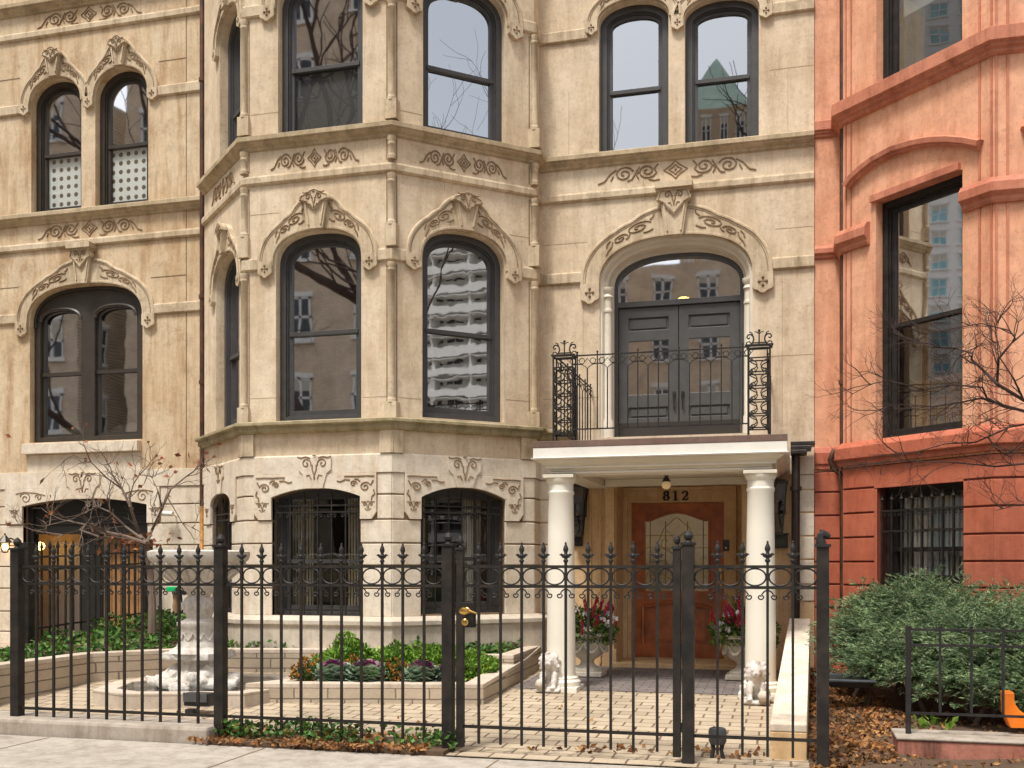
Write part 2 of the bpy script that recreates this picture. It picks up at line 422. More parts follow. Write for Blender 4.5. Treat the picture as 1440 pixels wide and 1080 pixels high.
# ---------------------------------------------------------------- shared masonry builders
def flat(mb, fr, poly, o):
    tris = tessellate_polygon([[Vector((p[0], p[1], 0)) for p in poly]])
    return mb.add([fr.p(p[0], p[1], o) for p in poly], [tuple(t) for t in tris])
def head(kind, a0, a1, zs, zc):
    if kind == 'rect': return [(a0, zc), (a1, zc)]
    if kind == 'seg': return seg(a0, a1, zs, zc)
    return arch(a0, a1, zs, zc, kind)
def outline(w, d=0, z0=None):
    """opening outline inset by d"""
    kind, a0, a1, zb, zs, zc = w
    zb = zb+d if z0 is None else z0
    return [(a0+d, zb)]+head(kind, a0+d, a1-d, zs, zc-d)+[(a1-d, zb)]
def below(path, z):
    """part of an outline's head above z, closed at z"""
    return [(path[0][0], z)]+[p for p in path[1:-1] if p[1] > z+.005]+[(path[-1][0], z)]
def lites(poly, meet):
    pass
def window(house, fr, w, mat, cw=.075, sw=.045, meet=None, gl=('glass', 'glass'), depth=-.11, name='window', back=None, kids=()):
    kind, a0, a1, zb, zs, zc = w
    mb = MB(); mb.prism(fr, outline(w, -.012), [outline(w, cw)], depth-.13, depth)
    mb.prism(fr, outline(w, cw-.004), [outline(w, cw+.018)], depth-.10, depth-.03)
    fo = mb.build(name, M[mat], house, bevel=.004)
    d1 = cw+.016; d2 = d1+sw
    hd = head(kind, a0+d2, a1-d2, zs, zc-d2)
    lo = zb+d2+.02
    sm = MB()
    if meet:
        up = below([(a0+d2, 0)]+hd+[(a1-d2, 0)], meet+.02)
        if kind == 'rect': up = [(a0+d2, meet+.02), (a0+d2, zc-d2), (a1-d2, zc-d2), (a1-d2, meet+.02)]
        dn = [(a0+d2, lo), (a0+d2, meet-.02), (a1-d2, meet-.02), (a1-d2, lo)]
        sm.prism(fr, outline(w, d1), [up, dn], depth-.115, depth-.055)
        sm.fbox(fr, a0+d2-.03, a1-d2+.03, meet-.024, meet+.024, depth-.06, depth-.035)
        polys = [up, dn]
    else:
        up = [(a0+d2, lo)]+hd+[(a1-d2, lo)]
        sm.prism(fr, outline(w, d1), [up], depth-.115, depth-.055); polys = [up]
    sm.build('sash', M[mat], fo, bevel=.003)
    for p, g in zip(polys, gl):
        pm = MB(); flat(pm, fr, p, depth-.085); pm.build('pane', M[g] if isinstance(g, str) else g, fo, fix=False)
    if back:
        for spec in back:
            bm_ = MB(); spec[2](bm_, fr, w, depth); bm_.build(spec[0], M[spec[1]], fo)
    return fo
def bk_curtains(gap=.3, o=-.35):
    def f(mb, fr, w, depth):
        _, a0, a1, zb, zs, zc = w
        for s0, s1 in ((a0+.03, a0+(a1-a0)*(.5-gap/2)), (a0+(a1-a0)*(.5+gap/2), a1-.03)):
            n = 16
            for i in range(n):
                x0 = s0+(s1-s0)*i/n; x1 = s0+(s1-s0)*(i+1)/n; d = .03*(i % 2)
                mb.fbox(fr, x0, x1, zb+.03, zc-.02, o-d-.02, o-d)
    return f
def bk_panel(f0, f1, h0, h1, o=-.36):
    def f(mb, fr, w, depth):
        _, a0, a1, zb, zs, zc = w
        mb.fbox(fr, a0+(a1-a0)*f0, a0+(a1-a0)*f1, zb+(zc-zb)*h0, zb+(zc-zb)*h1, o-.02, o)
    return f
def bk_lumps(h, o=-.55, n=5, seed=1):
    def f(mb, fr, w, depth):
        r = random.Random(seed); _, a0, a1, zb, zs, zc = w
        for i in range(n):
            a = a0+(a1-a0)*(i+.5)/n
            mb.ball(fr.p(a, zb+h*.3, o), h, 1.1, .7, .8+.5*r.random(), 10, 6)
    return f
def blocks(mb, fr, a0, a1, zs, o0=-.06, o1=.012, g=.009, split=None):
    mb.mark()
    """rusticated courses between the joint heights zs"""
    for i in range(len(zs)-1):
        xs = [a0, a1]
        if split and i % 2 == split[1] % 2: xs = [a0, split[0], a1]
        for k in range(len(xs)-1):
            e0 = g/2 if k else 0; e1 = g/2 if k < len(xs)-2 else 0
            mb.fbox(fr, xs[k]+e0, xs[k+1]-e1, zs[i]+g, zs[i+1]-g, o0, o1)
def rosette(mb, car, fr, a, z, r, o):
    """ear drop with three lobes and a carved cross"""
    pts = [(a-r, z+r*.95), (a-r, z-r*.15)]
    for cx, cz, rr, t0, t1 in ((a-r*.62, z-r*.35, r*.42, PI, 1.5*PI), (a, z-r*.62, r*.5, 1.18*PI, 1.82*PI), (a+r*.62, z-r*.35, r*.42, 1.5*PI, 2*PI)):
        for k in range(6):
            t = t0+(t1-t0)*k/5; pts.append((cx+rr*cos(t), cz+rr*sin(t)))
    pts += [(a+r, z-r*.15), (a+r, z+r*.95)]
    mb.prism(fr, list(reversed(pts)), [], -.02, o)
    q = r*.13
    for dx, dz in ((0, .42), (-.36, .02), (.36, .02), (0, -.34)):
        car.ball(fr.p(a+dx*r, z+dz*r, o+.002), r*.17, .9, .9, .9, 8, 5)
    for s in (((-.42, .02), (.42, .02)), ((0, -.4), (0, .48))):
        car.tube([fr.p(a+x*r, z+y*r, o+.001) for x, y in s], r*.055, 5)
def scrolls(car, fr, fn, o, r=.008, tail=True, kinds=None):
    """half motif in unit space, mapped through fn(u,v)"""
    for k in kinds: car.tube([fn(u, v) for u, v in k], r, 5)
SC_BIG = [spiral(.30, .08, .30, 1.7, PI*.9, -1), spiral(.80, -.08, .22, 1.5, PI*1.0, -1),
          [(.52, -.05), (.58, -.22), (.66, -.25)], [(1.0, .0), (1.1, -.2), (1.28, -.3), (1.42, -.42)],
          [(.02, .30), (-.04, .42), (-.06, .55)], [(-.02, -.22), (.1, -.30), (.2, -.28)], [(1.05, .15), (1.16, .08), (1.26, -.06)]]
FR_SC = [spiral(.36, .02, .125, 1.7, PI*1.1, 1), spiral(.66, .0, .125, 1.7, PI*.9, -1),
         [(.46, .1), (.52, -.02), (.56, -.1), (.62, -.12)], [(.76, .08), (.84, .02), (.92, -.10), (1.0, -.13)],
         [(.2, -.14), (.27, -.15), (.34, -.12)], [(.47, -.1), (.50, -.03), (.47, .02)], [(.80, -.02), (.83, -.09)], [(.22, .12), (.27, .05), (.24, -.02)]]
def frieze(car, fr, ac, zc, hw, o=.004, hh=None, flip=1):
    k = (hh or hw*.22)/.16
    for s in (-1, 1):
        for c in FR_SC: car.tube([fr.p(ac+s*u*hw, zc+v*k, o) for u, v in c], .0105, 5)
    d = hw*.15; e = .15*k
    for q in (1, .55):
        car.tube([fr.p(ac-d*q, zc, o), fr.p(ac-d*.35*q, zc+e*.5*q, o), fr.p(ac, zc+e*q, o), fr.p(ac+d*.35*q, zc+e*.5*q, o), fr.p(ac+d*q, zc, o), fr.p(ac+d*.35*q, zc-e*.5*q, o), fr.p(ac, zc-e*q, o), fr.p(ac-d*.35*q, zc-e*.5*q, o)], .0085, 5, closed=True)
    car.ball(fr.p(ac, zc, o), .015)
def palmette(car, fr, a, z, s, o, big=False):
    """two scrolls opening from a stalk"""
    for k in (-1, 1):
        car.tube([fr.p(a+k*u*s, z+v*s, o) for u, v in [(0, -.55), (.12, -.2), (.12, .05)]+spiral(.48, .12, .3, 1.3, PI*1.1, -1)], .0085 if big else .006, 5)
        car.tube([fr.p(a+k*u*s, z+v*s, o) for u, v in [(.25, .42), (.5, .5), (.8, .44), (1.0, .5)]], .0085 if big else .006, 5)
        car.tube([fr.p(a+k*u*s, z+v*s, o) for u, v in [(.18, -.75), (.28, -.5), (.48, -.55)]], .007 if big else .005, 5)
    car.ball(fr.p(a, z-.62*s, o), .05*s+.006, .7, .7, 2); car.ball(fr.p(a, z+.55*s, o), .04*s+.006, 1.8, 1, .6)
def hood(house, fr, a0, a1, zs, zc, w, crest, matn='sand_trim', e=2.3, ear=None, key=True, o=.042, ears=(1, 1), cap=False, keyh=None, skipear=False, earz=(0, 0)):
    """label hood over an arch: ogee crest, ears, keystone, carved scrolls"""
    mb = MB(); car = MB(); n = 40
    inn = arch(a0, a1, zs, zc, e, n); c = (a0+a1)/2; hw = (a1-a0)/2
    P = offset(inn, w); out = []
    for i, (x, z) in enumerate(P):
        u = (x-c)/(hw+w); b = math.exp(-(u/.36)**2); st = 1/(1+math.exp((abs(u)-.40)*55)); s2 = 1/(1+math.exp((abs(u)-.60)*60))
        out.append((x, z+crest*(.54*b+.25*st+.10*s2)))
    el = zs-w*.22
    poly = [(a0, el), (a0, zs)]+inn[1:-1]+[(a1, zs), (a1, el)]
    top = [(a0-w, el)]+out+[(a1+w, el)]
    mb.prism(fr, top+list(reversed(poly)), [], -.02, o)
    bead = offset(top, -.024)
    car2 = MB()
    car2.mould(fr, top, [(-.03, o-.004), (-.026, o+.012), (-.006, o+.012), (.010, o-.002)])
    car2.mould(fr, [(a0, el)]+inn+[(a1, el)], [(.0, o-.004), (.0, o+.004), (.022, o+.006), (.03, o-.004)])
    if not skipear:
        r = (ear or w*.58)*.82
        for a, dz, on in ((a0-w*.52, earz[0], ears[0]), (a1+w*.52, earz[1], ears[1])):
            if on: car.mark(); rosette(mb, car, fr, a, el-r*.42+dz, r, o+.016)
    # carved scrolls follow the arch
    for s in (-1, 1):
        car.mark()
        def f(u, v):
            # u along the arch from the keystone (1 = about 60 deg), v across the hood
            t = PI/2-(.24+u*.60)*s*.94
            k = (t/PI)*n; k = n-k; i = max(0, min(n-1, int(k))); q = k-i
            p = Vector(inn[i])*(1-q)+Vector(inn[i+1])*q
            d = (Vector(inn[i+1])-Vector(inn[i])).normalized(); nn = Vector((-d.y, d.x))
            uu = abs((p.x-c)/(hw+w)); b = math.exp(-(uu/.36)**2)*.8
            h = w*.52+crest*.40*b+v*(w*.86+crest*.34*b)
            q2 = p+nn*h
            return fr.p(q2.x, q2.y, o+.002)
        for cpts in SC_BIG: car.tube([f(u, v) for u, v in cpts], .0105, 5)
    if key:
        kw0 = w*.46 if w > .2 else w*.5; kw1 = kw0*1.62; kt = zc+w+crest*(.55 if not cap else .45); kt = keyh or kt
        kb = MB(); kb.prism(fr, [(c-kw0, zc-.015), (c-kw1, kt), (c+kw1, kt), (c+kw0, zc-.015)], [], -.02, o+.055)
        sh = kw1*1.25; kh = kt-zc
        tp = kt+(crest*.32 if not cap else kh*.22)
        if not cap:
            shp = [(c-sh, kt-kh*.06), (c-sh*.9, kt+crest*.10), (c-sh*.55, kt+crest*.18), (c-sh*.3, tp), (c, tp+crest*.08), (c+sh*.3, tp), (c+sh*.55, kt+crest*.18), (c+sh*.9, kt+crest*.10), (c+sh, kt-kh*.06), (c+sh*.5, kt-kh*.14), (c+sh*.3, kt-kh*.28), (c, kt-kh*.42), (c-sh*.3, kt-kh*.28), (c-sh*.5, kt-kh*.14)]
        else:
            shp = [(c-sh, kt-kh*.05), (c-sh*.8, tp), (c+sh*.8, tp), (c+sh, kt-kh*.05), (c+sh*.6, kt-kh*.16), (c+sh*.45, kt-kh*.26), (c, kt-kh*.5), (c-sh*.45, kt-kh*.26), (c-sh*.6, kt-kh*.16)]
        kb.prism(fr, shp, [], o, o+.085)
        kb.mould(fr, [(c-kw0*.66, zc+.03), (c-kw1*.70, kt-kh*.12)], [(0, o+.05), (0, o+.072), (.022, o+.072), (.022, o+.05)])
        kb.mould(fr, [(c+kw1*.70, kt-kh*.12), (c+kw0*.66, zc+.03)], [(0, o+.05), (0, o+.072), (.022, o+.072), (.022, o+.05)])
        if cap:
            kb.fbox(fr, c-sh*1.05, c+sh*1.05, tp+.005, tp+.085, -.02, o+.14); kb.fbox(fr, c-sh*.95, c+sh*.95, tp-.02, tp+.004, -.02, o+.10)
        ks = kb.build('keystone', M[matn], house, bevel=.004)
        gv = MB(); zm2 = (zc+kt)/2; gv.tube([fr.p(c+(q[0]-c)*.86, zm2+(q[1]-zm2)*.80, o+.057) for q in ((c-kw0, zc-.0), (c-kw1, kt-kh*.1))], .007, 5); gv.mark(); gv = MB(); mid = sum(q[1] for q in shp)/len(shp)
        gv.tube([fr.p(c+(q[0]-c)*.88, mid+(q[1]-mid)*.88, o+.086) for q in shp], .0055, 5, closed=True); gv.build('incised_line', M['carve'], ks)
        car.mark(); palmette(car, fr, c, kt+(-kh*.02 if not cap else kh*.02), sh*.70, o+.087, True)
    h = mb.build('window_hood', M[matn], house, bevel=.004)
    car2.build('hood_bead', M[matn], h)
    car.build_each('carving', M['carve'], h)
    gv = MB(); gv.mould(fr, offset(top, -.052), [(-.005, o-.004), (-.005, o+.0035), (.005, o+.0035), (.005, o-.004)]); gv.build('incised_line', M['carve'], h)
    return h
def colonnette(mb, x, y, z0, z1, r=.042):
    k = (z1-z0)
    mb.mark(); mb.lathe([(r*1.28, z0), (r*1.28, z0+.04), (r*1.05, z0+.05), (r, z0+.07), (r, z1-.11), (r*1.18, z1-.10), (r*1.18, z1-.08), (r*1.05, z1-.07), (r*1.3, z1-.03), (r*1.3, z1)], (x, y, 0), 16)
SILLP = [(-.05, 0), (.015, 0), (.035, .015), (.035, .035), (.06, .05), (.085, .07), (.085, .085), (.11, .095), (.11, .15), (.02, .19), (-.05, .19)]
BANDP = [(-.05, 0), (.02, 0), (.042, .02), (.042, .085), (.03, .11), (.0, .12), (-.05, .12)]
STRP = [(-.05, 0), (.02, 0), (.038, .015), (.038, .13), (.025, .15), (-.05, .16)]

# ---------------------------------------------------------------- plan of the three fronts
Y0 = 13.2; YB = 11.62
def hitline(x, p, ang):
    """where the line of sight x meets the plan line from p at angle ang"""
    d = sight(x, 700); c, s = cos(ang), sin(ang)
    # p + k(c,s) = t(dx,dy)
    det = c*(-d.y)+s*d.x
    k = (p[0]*d.y-p[1]*d.x)/(-(c*d.y-s*d.x)) if abs(c*d.y-s*d.x) > 1e-9 else 0
    return (p[0]+c*k, p[1]+s*k)
p2 = onY(344, 700, YB); p3 = onY(551, 700, YB)
P2 = (p2.x, YB); P3 = (p3.x, YB)
P4 = hitline(751, P3, R(42)); P1 = hitline(287.5, P2, R(180-43))
P5 = (P4[0], Y0); PM = (onY(1145, 700, Y0).x, Y0)
FB = Fr(P2, P3); FRT = Fr(P3, P4); FLF = Fr(P1, P2); FRET = Fr(P4, P5); FM = Fr(P5, PM)
XL0 = onY(-330, 700, Y0).x
P0 = (P1[0]-.02, Y0); FLH = Fr((XL0, Y0), P0)
print('PLAN', P1, P2, P3, P4, P5, PM, XL0)
def gz(x, y):
    """courtyard level"""
    k = max(0, min(1, (-x-3)/3)); d = max(0, y-7.75)
    return d*(.030+.024*k)
ZTOP = 10.4
zM = lambda x, y, o=0: FM.z(x, y, o)
Z_S2B = zM(790, 240.5); Z_B2B = zM(790, 286.5); Z_ST = zM(790, 401)
Z_S1B = FB.z(545, 604.5); Z_BELT0 = FB.z(545, 664); Z_BELT1 = FB.z(545, 637); Z_BASE = FB.z(560, 871)
print('LEVELS', Z_S2B, Z_B2B, Z_ST, Z_S1B, Z_BELT1, Z_BELT0, Z_BASE)

# ---------------------------------------------------------------- 812, the bay-fronted stone house
H = thing('stone_townhouse', 'cream sandstone rowhouse with a faceted three storey bay and white columned entrance porch', 'house', ((P1[0]+PM[0])/2, Y0, .2))
def wpx(fr, x0, x1, yb, ys, yc, kind, at=None):
    xm = (x0+x1)/2
    return (kind, fr.a(x0), fr.a(x1), fr.z(xm, yb), fr.z(xm, ys), fr.z(xm, yc))
WF2 = wpx(FB, 391, 510, 191, 3, -40, 2.4); WF1 = wpx(FB, 388, 508, 592, 368, 325, 2.4); WF0 = wpx(FB, 383, 507.5, 868.5, 699, 686.5, 'seg')
WR2 = wpx(FRT, 595, 711, 196, 21, -25, 2.4); WR1 = wpx(FRT, 594, 709, 590.5, 372, 327, 2.4); WR0 = wpx(FRT, 591.5, 709.5, 863, 701, 685.5, 'seg')
WL2 = wpx(FLF, 309, 338, 228, 52, 13, 2.4); WL1 = wpx(FLF, 304, 337, 602, 406, 358, 2.4); WL0 = wpx(FLF, 299, 327, 866, 712, 694, 2.2)
WM2 = wpx(FM, 842, 940, 221, 30, 1, 2.1); WM3 = wpx(FM, 963, 1067, 210, 22, -5, 2.1)
WD = ('x',)  # french door portal
PA0, PA1 = FM.a(843.5), FM.a(1058.5); PZB = zM(950, 612); PZS = zM(952, 398); PZC = zM(952, 331)
PORT = (2.35, PA0, PA1, PZB, PZS, PZC)
th = -.32
def wall2(fr, upper_holes, lower_holes, name, mu, ml):
    mb = MB(); mb.prism(fr, [(0, Z_BELT0-.02), (0, ZTOP), (fr.L, ZTOP), (fr.L, Z_BELT0-.02)], [outline(h) for h in upper_holes], th, 0)
    mb.build('upper_wall', M[mu], H)
    mb = MB(); mb.prism(fr, [(0, -.1), (0, Z_BELT0-.021), (fr.L, Z_BELT0-.021), (fr.L, -.1)], [outline(h) for h in lower_holes], th, 0)
    mb.build('lower_wall', M[ml], H)
wall2(FB, [WF2, WF1], [WF0], 'front', 'sand', 'joint'); wall2(FRT, [WR2, WR1], [WR0], 'right', 'sand', 'joint'); wall2(FLF, [WL2, WL1], [WL0], 'left', 'sand', 'joint')
wall2(FRET, [], [], 'ret', 'sand', 'joint')
# entrance wall: door recess in the ground floor
DA0, DA1 = FM.a(866), FM.a(1043); DZT = zM(950, 676); DZB = gz(-1.3, 13.2)+.03
mb = MB(); mb.prism(FM, [(0, Z_BELT0-.02), (0, ZTOP), (FM.L, ZTOP), (FM.L, Z_BELT0-.02)], [outline(WM2), outline(WM3), outline(PORT)], th, 0); mb.build('upper_wall', M['sand'], H)
mb = MB(); mb.prism(FM, [(0, -.1), (0, Z_BELT0-.021), (FM.L, Z_BELT0-.021), (FM.L, -.1)], [[(DA0, DZB), (DA0, DZT), (DA1, DZT), (DA1, DZB)]], th, 0); mb.build('lower_wall', M['lime_warm'], H)
# hidden return on the left of the bay and the body behind
mb = MB(); mb.box(P1[0], P1[0]+.3, P1[1]+.05, Y0+.4, -.1, ZTOP); mb.build('upper_wall', M['sand'], H)
XR = PM[0]; YK = 18.
def room_shell(x0, x1, y0, y1, levels, front):
    mb = MB(); mb.box(x0, x0+.1, y0, y1, -.2, ZTOP); mb.box(x1-.1, x1, y0, y1, -.2, ZTOP); mb.box(x0, x1, y1-.1, y1, -.2, ZTOP)
    return mb
room_shell(P1[0]+.31, XR-.01, Y0+.33, YK, [], None).build('interior_wall', M['room'], H)
inner = [(P1[0]+.34, P1[1]+.3), (P2[0]+.2, YB+.34), (P3[0]-.14, YB+.34), (P4[0]-.36, P4[1]+.2), (P4[0]-.33, Y0+.33), (XR-.12, Y0+.33), (XR-.12, YK-.12), (P1[0]+.42, YK-.12), (P1[0]+.42, Y0+.1)]
mb = MB()
for z in (Z_S1B+.02, Z_S2B-.32, ZTOP-.15): mb.mark(); mb.slab(inner, z, z+.22)
mb.mark(); mb.slab(inner, .1, .2); mb.build_each('floor_slab', M['roomdark'], H)
roofp = [P1, P2, P3, P4, P5, PM, (XR, YK), (P1[0], YK)]
MB().slab(roofp, ZTOP, ZTOP+.15).build('roof', M['base_stone'], H)
# string courses run round the bay and on along the entrance front
PLAN = [P1, P2, P3, P4, P5, PM]
MB().course(PLAN, SILLP, Z_S2B).build('sill_course', M['sill'], H, bevel=.003)
MB().course(PLAN, BANDP, Z_B2B).build('frieze_band', M['sand_trim'], H, bevel=.003)
MB().course([P1, P2, P3, P4, P5, (P5[0]+.5, Y0)], [(-.05, 0), (.06, 0), (.09, .03), (.09, .075), (.14, .09), (.14, .125), (.03, .15), (-.05, .15)], Z_S1B).build('sill_course', M['moss'], H, bevel=.003)
MB().course([P1, P2, P3, P4, P5, PM], [(-.05, 0), (.028, 0), (.028, Z_BELT1-Z_BELT0-.015), (.015, Z_BELT1-Z_BELT0), (-.05, Z_BELT1-Z_BELT0)], Z_BELT0).build('belt_course', M['lime'], H, bevel=.004)
MB().course([P1, P2, P3, P4, P5], [(-.05, -1), (.13, -1), (.13, -.09), (.16, -.07), (.16, -.02), (.10, .0), (.03, .03), (-.05, .03)], Z_BASE).build('base_plinth', M['base_stone'], H, bevel=.004)
# ear-level string courses, broken by the windows
mb = MB()
ew = .185
mb.mark().course([(FB.p(WF1[2]+ew, 0).x, YB), P3, tuple(FRT.p(WR1[1]-ew, 0)[:2])], STRP, Z_ST)
mb.mark().course([tuple(FLF.p(WL1[2]+.1, 0)[:2]), P2, tuple(FB.p(WF1[1]-ew, 0)[:2])], STRP, Z_ST)
mb.mark().course([tuple(FRT.p(WR1[2]+ew, 0)[:2]), P4, P5, tuple(FM.p(PA0-.15, 0)[:2])], STRP, Z_ST)
mb.mark().course([tuple(FM.p(PA1+.17, 0)[:2]), PM], STRP, Z_ST)
Z_ST2 = zM(800, 60)
mb.mark().course([tuple(FB.p(WF2[2]+.2, 0)[:2]), P3, tuple(FRT.p(WR2[1]-.2, 0)[:2])], STRP, Z_ST2)
mb.mark().course([tuple(FLF.p(WL2[2]+.1, 0)[:2]), P2, tuple(FB.p(WF2[1]-.2, 0)[:2])], STRP, Z_ST2)
mb.mark().course([tuple(FRT.p(WR2[2]+.2, 0)[:2]), P4, P5, tuple(FM.p(WM2[1]-.14, 0)[:2])], STRP, Z_ST2)
mb.mark().course([tuple(FM.p(WM3[2]+.15, 0)[:2]), PM], STRP, Z_ST2)
mb.build_each('string_course', M['sand_trim'], H, bevel=.003)
# hoods
hood(H, FB, WF1[1]-.02, WF1[2]+.02, WF1[4]+.03, WF1[5]+.02, .20, .27)
hood(H, FRT, WR1[1]-.02, WR1[2]+.02, WR1[4]+.03, WR1[5]+.02, .20, .26)
hood(H, FLF, WL1[1]-.02, WL1[2]+.02, WL1[4]+.03, WL1[5]+.02, .13, .26, ear=.085)
hood(H, FB, WF2[1]-.02, WF2[2]+.02, WF2[4]+.03, WF2[5]+.02, .20, .26)
hood(H, FRT, WR2[1]-.02, WR2[2]+.02, WR2[4]+.03, WR2[5]+.02, .20, .26)
hood(H, FLF, WL2[1]-.02, WL2[2]+.02, WL2[4]+.03, WL2[5]+.02, .13, .26, ear=.085)
hood(H, FM, PA0+.0, PA1-.0, PZS+.06, PZC+.0, .235, .17, e=2.35, cap=True, keyh=zM(950, 281), ear=.15, earz=(-.02, -.02))
hood(H, FM, WM2[1]-.01, WM2[2]+.01, WM2[4]+.03, WM2[5]+.02, .15, .2, e=2.1, ear=.095, ears=(1, 0))
hood(H, FM, WM3[1]-.01, WM3[2]+.01, WM3[4]+.03, WM3[5]+.02, .15, .2, e=2.1, ear=.095)
# friezes
car = MB(); zfz = (Z_S2B+Z_B2B+.12)/2
car.mark(); frieze(car, FB, FB.L*.5-.03, zfz, .58, .004, .115); car.mark(); frieze(car, FRT, FRT.L*.49, zfz, .58, .004, .115); car.mark(); frieze(car, FLF, FLF.L*.5, zfz, .5, .004, .12)
car.mark(); frieze(car, FM, FM.a(950), zfz+.03, .98, .004, .12)
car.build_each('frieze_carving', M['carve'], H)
# corner colonnettes of the bay
mb = MB()
def corner(p, dx, dy): return (p[0]+dx, p[1]+dy)
c3 = corner(P3, .0, -.008); c2 = corner(P2, .0, -.008); c4 = corner(P4, .01, -.012)
colg = []
for cx, cy in (c2, c3, c4):
    colonnette(mb, cx, cy, Z_S1B+.32, Z_ST-.02); colonnette(mb, cx, cy, Z_ST+.42, Z_B2B-.02); colonnette(mb, cx, cy, Z_B2B+.15, Z_S2B); colonnette(mb, cx, cy, Z_S2B+.42, Z_ST2-.02)
    colg.append((cx, cy)); mb.mark(); mb.box(cx-.075, cx+.075, cy-.045, cy+.10, Z_S1B+.14, Z_S1B+.33); mb.mark(); mb.box(cx-.075, cx+.075, cy-.045, cy+.1, Z_S2B+.2, Z_S2B+.43); mb.mark(); mb.box(cx-.07, cx+.07, cy-.045, cy+.1, Z_ST+.17, Z_ST+.43)
mb.build_each('corner_colonnette', M['sand_trim'], H, smooth=True)
gm = MB()  # flush dark strips paint in the shade gaps beside each colonnette
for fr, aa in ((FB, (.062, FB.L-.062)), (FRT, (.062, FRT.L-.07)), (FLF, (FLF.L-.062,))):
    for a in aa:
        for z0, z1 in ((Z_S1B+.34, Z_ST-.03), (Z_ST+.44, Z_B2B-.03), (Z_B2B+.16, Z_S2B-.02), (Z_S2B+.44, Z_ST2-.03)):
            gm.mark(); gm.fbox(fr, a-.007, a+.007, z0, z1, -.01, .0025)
gm.build_each('colonnette_shade_line', M['carve'], H)
# pilaster blocks in the zone under the first sill
mb = MB()
for fr, a0, a1 in ((FB, FB.L-.14, FB.L+.03), (FRT, -.03, .13), (FRT, FRT.L-.2, FRT.L+.02), (FLF, FLF.L-.12, FLF.L+.02), (FB, -.02, .14)): mb.mark(); mb.fbox(fr, a0, a1, Z_BELT1+.001, Z_S1B, -.05, .045)
mb.build_each('sill_pilaster', M['sand_trim'], H, bevel=.003)
# ground floor rustication + window surrounds
JB = [Z_BASE+.02]+[FB.z(548, y) for y in (828, 795, 763.5, 730, 694.8)]+[Z_BELT0]
lm = MB()
def surround(fr, w, x0, x1, yb, wide=None, kx=None):
    surr = MB(); cg = MB()
    kind, a0, a1, zb, zs, zc = w
    s0, s1 = fr.a(x0), fr.a(x1); zl = JB[4]; zt = Z_BELT0-.002
    hd = head(kind, a0, a1, zs, zc); o = .035
    m0, m1 = (s0+a0)/2, (s1+a1)/2; tip = .0
    poly = [(s0+.06, zl+.005), (s0, zl+.09), (s0, zt), (s1, zt), (s1, zl+.09), (s1-.06, zl+.005), (a1, zl+.005)]+list(reversed(hd))+[(a0, zl+.005)]
    surr.prism(fr, list(reversed(poly)), [], -.06, o)
    for s in (-1, 1):
        m = m0 if s < 0 else m1; c = (a0+a1)/2; k = abs(m-c)
        cg.mark(); palmette(cg, fr, m, zl+.17, min(.085, abs(a0-s0)*.42), o+.002)
        if kind != 2.2:
            q = (zt-zs); cg.mark()
            for cpts in ([(0, .02)]+spiral(.17, -.13, .12, 1.5, PI*.9, -1), [(-.02, .12), (.15, .13), (.35, .12), (.55, .13), (.62, .12)], spiral(.42, -.05, .075, 1.4, PI, -1), [(.5, .04), (.6, .05), (.7, .0), (.78, .02)], [(.0, -.2), (-.03, -.3), (.03, -.36), (.04, -.45)], [(.28, .0), (.34, .06), (.4, .05)]):
                cg.tube([fr.p(c+s*(k*1.10-u*.60), zt-.10+v*.50, o+.002) for u, v in cpts], .0095, 5)
    # keystone breaking the belt
    c = (a0+a1)/2; kw = wide or .255
    kb = MB(); kb.prism(fr, [(c-kw*.42, zc-.006), (c-kw*.62, Z_BELT0-.005), (c-kw*.85, Z_BELT0+.05), (c-kw*.85, Z_BELT1-.03), (c+kw*.85, Z_BELT1-.03), (c+kw*.85, Z_BELT0+.05), (c+kw*.62, Z_BELT0-.005), (c+kw*.42, zc-.006)], [], -.02, .052)
    kb.build('keystone', M['lime'], H, bevel=.004)
    cg.mark(); palmette(cg, fr, c, Z_BELT0+.095, kw*.86, .054, True)
    so = surr.build('window_surround', M['lime'], H, bevel=.004); cg.build_each('carving', M['carve'], so)
    # courses left and right of the opening
    zz = [z for z in JB if z < zl-.02]+[zl]
    hi = [zl]+[z for z in JB if z > zl+.03]
    blocks(lm, fr, 0, a0, [JB[0]]+[z for z in JB[1:] if z < zl+.03]); blocks(lm, fr, a1, fr.L, [JB[0]]+[z for z in JB[1:] if z < zl+.03])
    up = [z for z in JB if z > zl-.03]
    blocks(lm, fr, 0, s0-.004, up); blocks(lm, fr, s1+.004, fr.L, up)
surround(FB, WF0, 358.5, 530.5, 730.5); surround(FRT, WR0, 568.5, 734.5, 726); surround(FLF, WL0, 290.5, 334, 733, .2)
blocks(lm, FRET, 0, FRET.L, JB)
mj0, mj1 = 0, FM.a(764)
zz = [gz(-3, 13)+.02]+JB[1:]
pj = [zM(1130, y) for y in (846, 822, 787, 754, 721, 689)]+[Z_BELT0]
blocks(lm, FM, FM.a(1121), FM.L, pj)
blocks(lm, FM, 0, FM.a(772), [z for z in JB])
lm.build_each('rusticated_courses', M['lime'], H, bevel=.008)
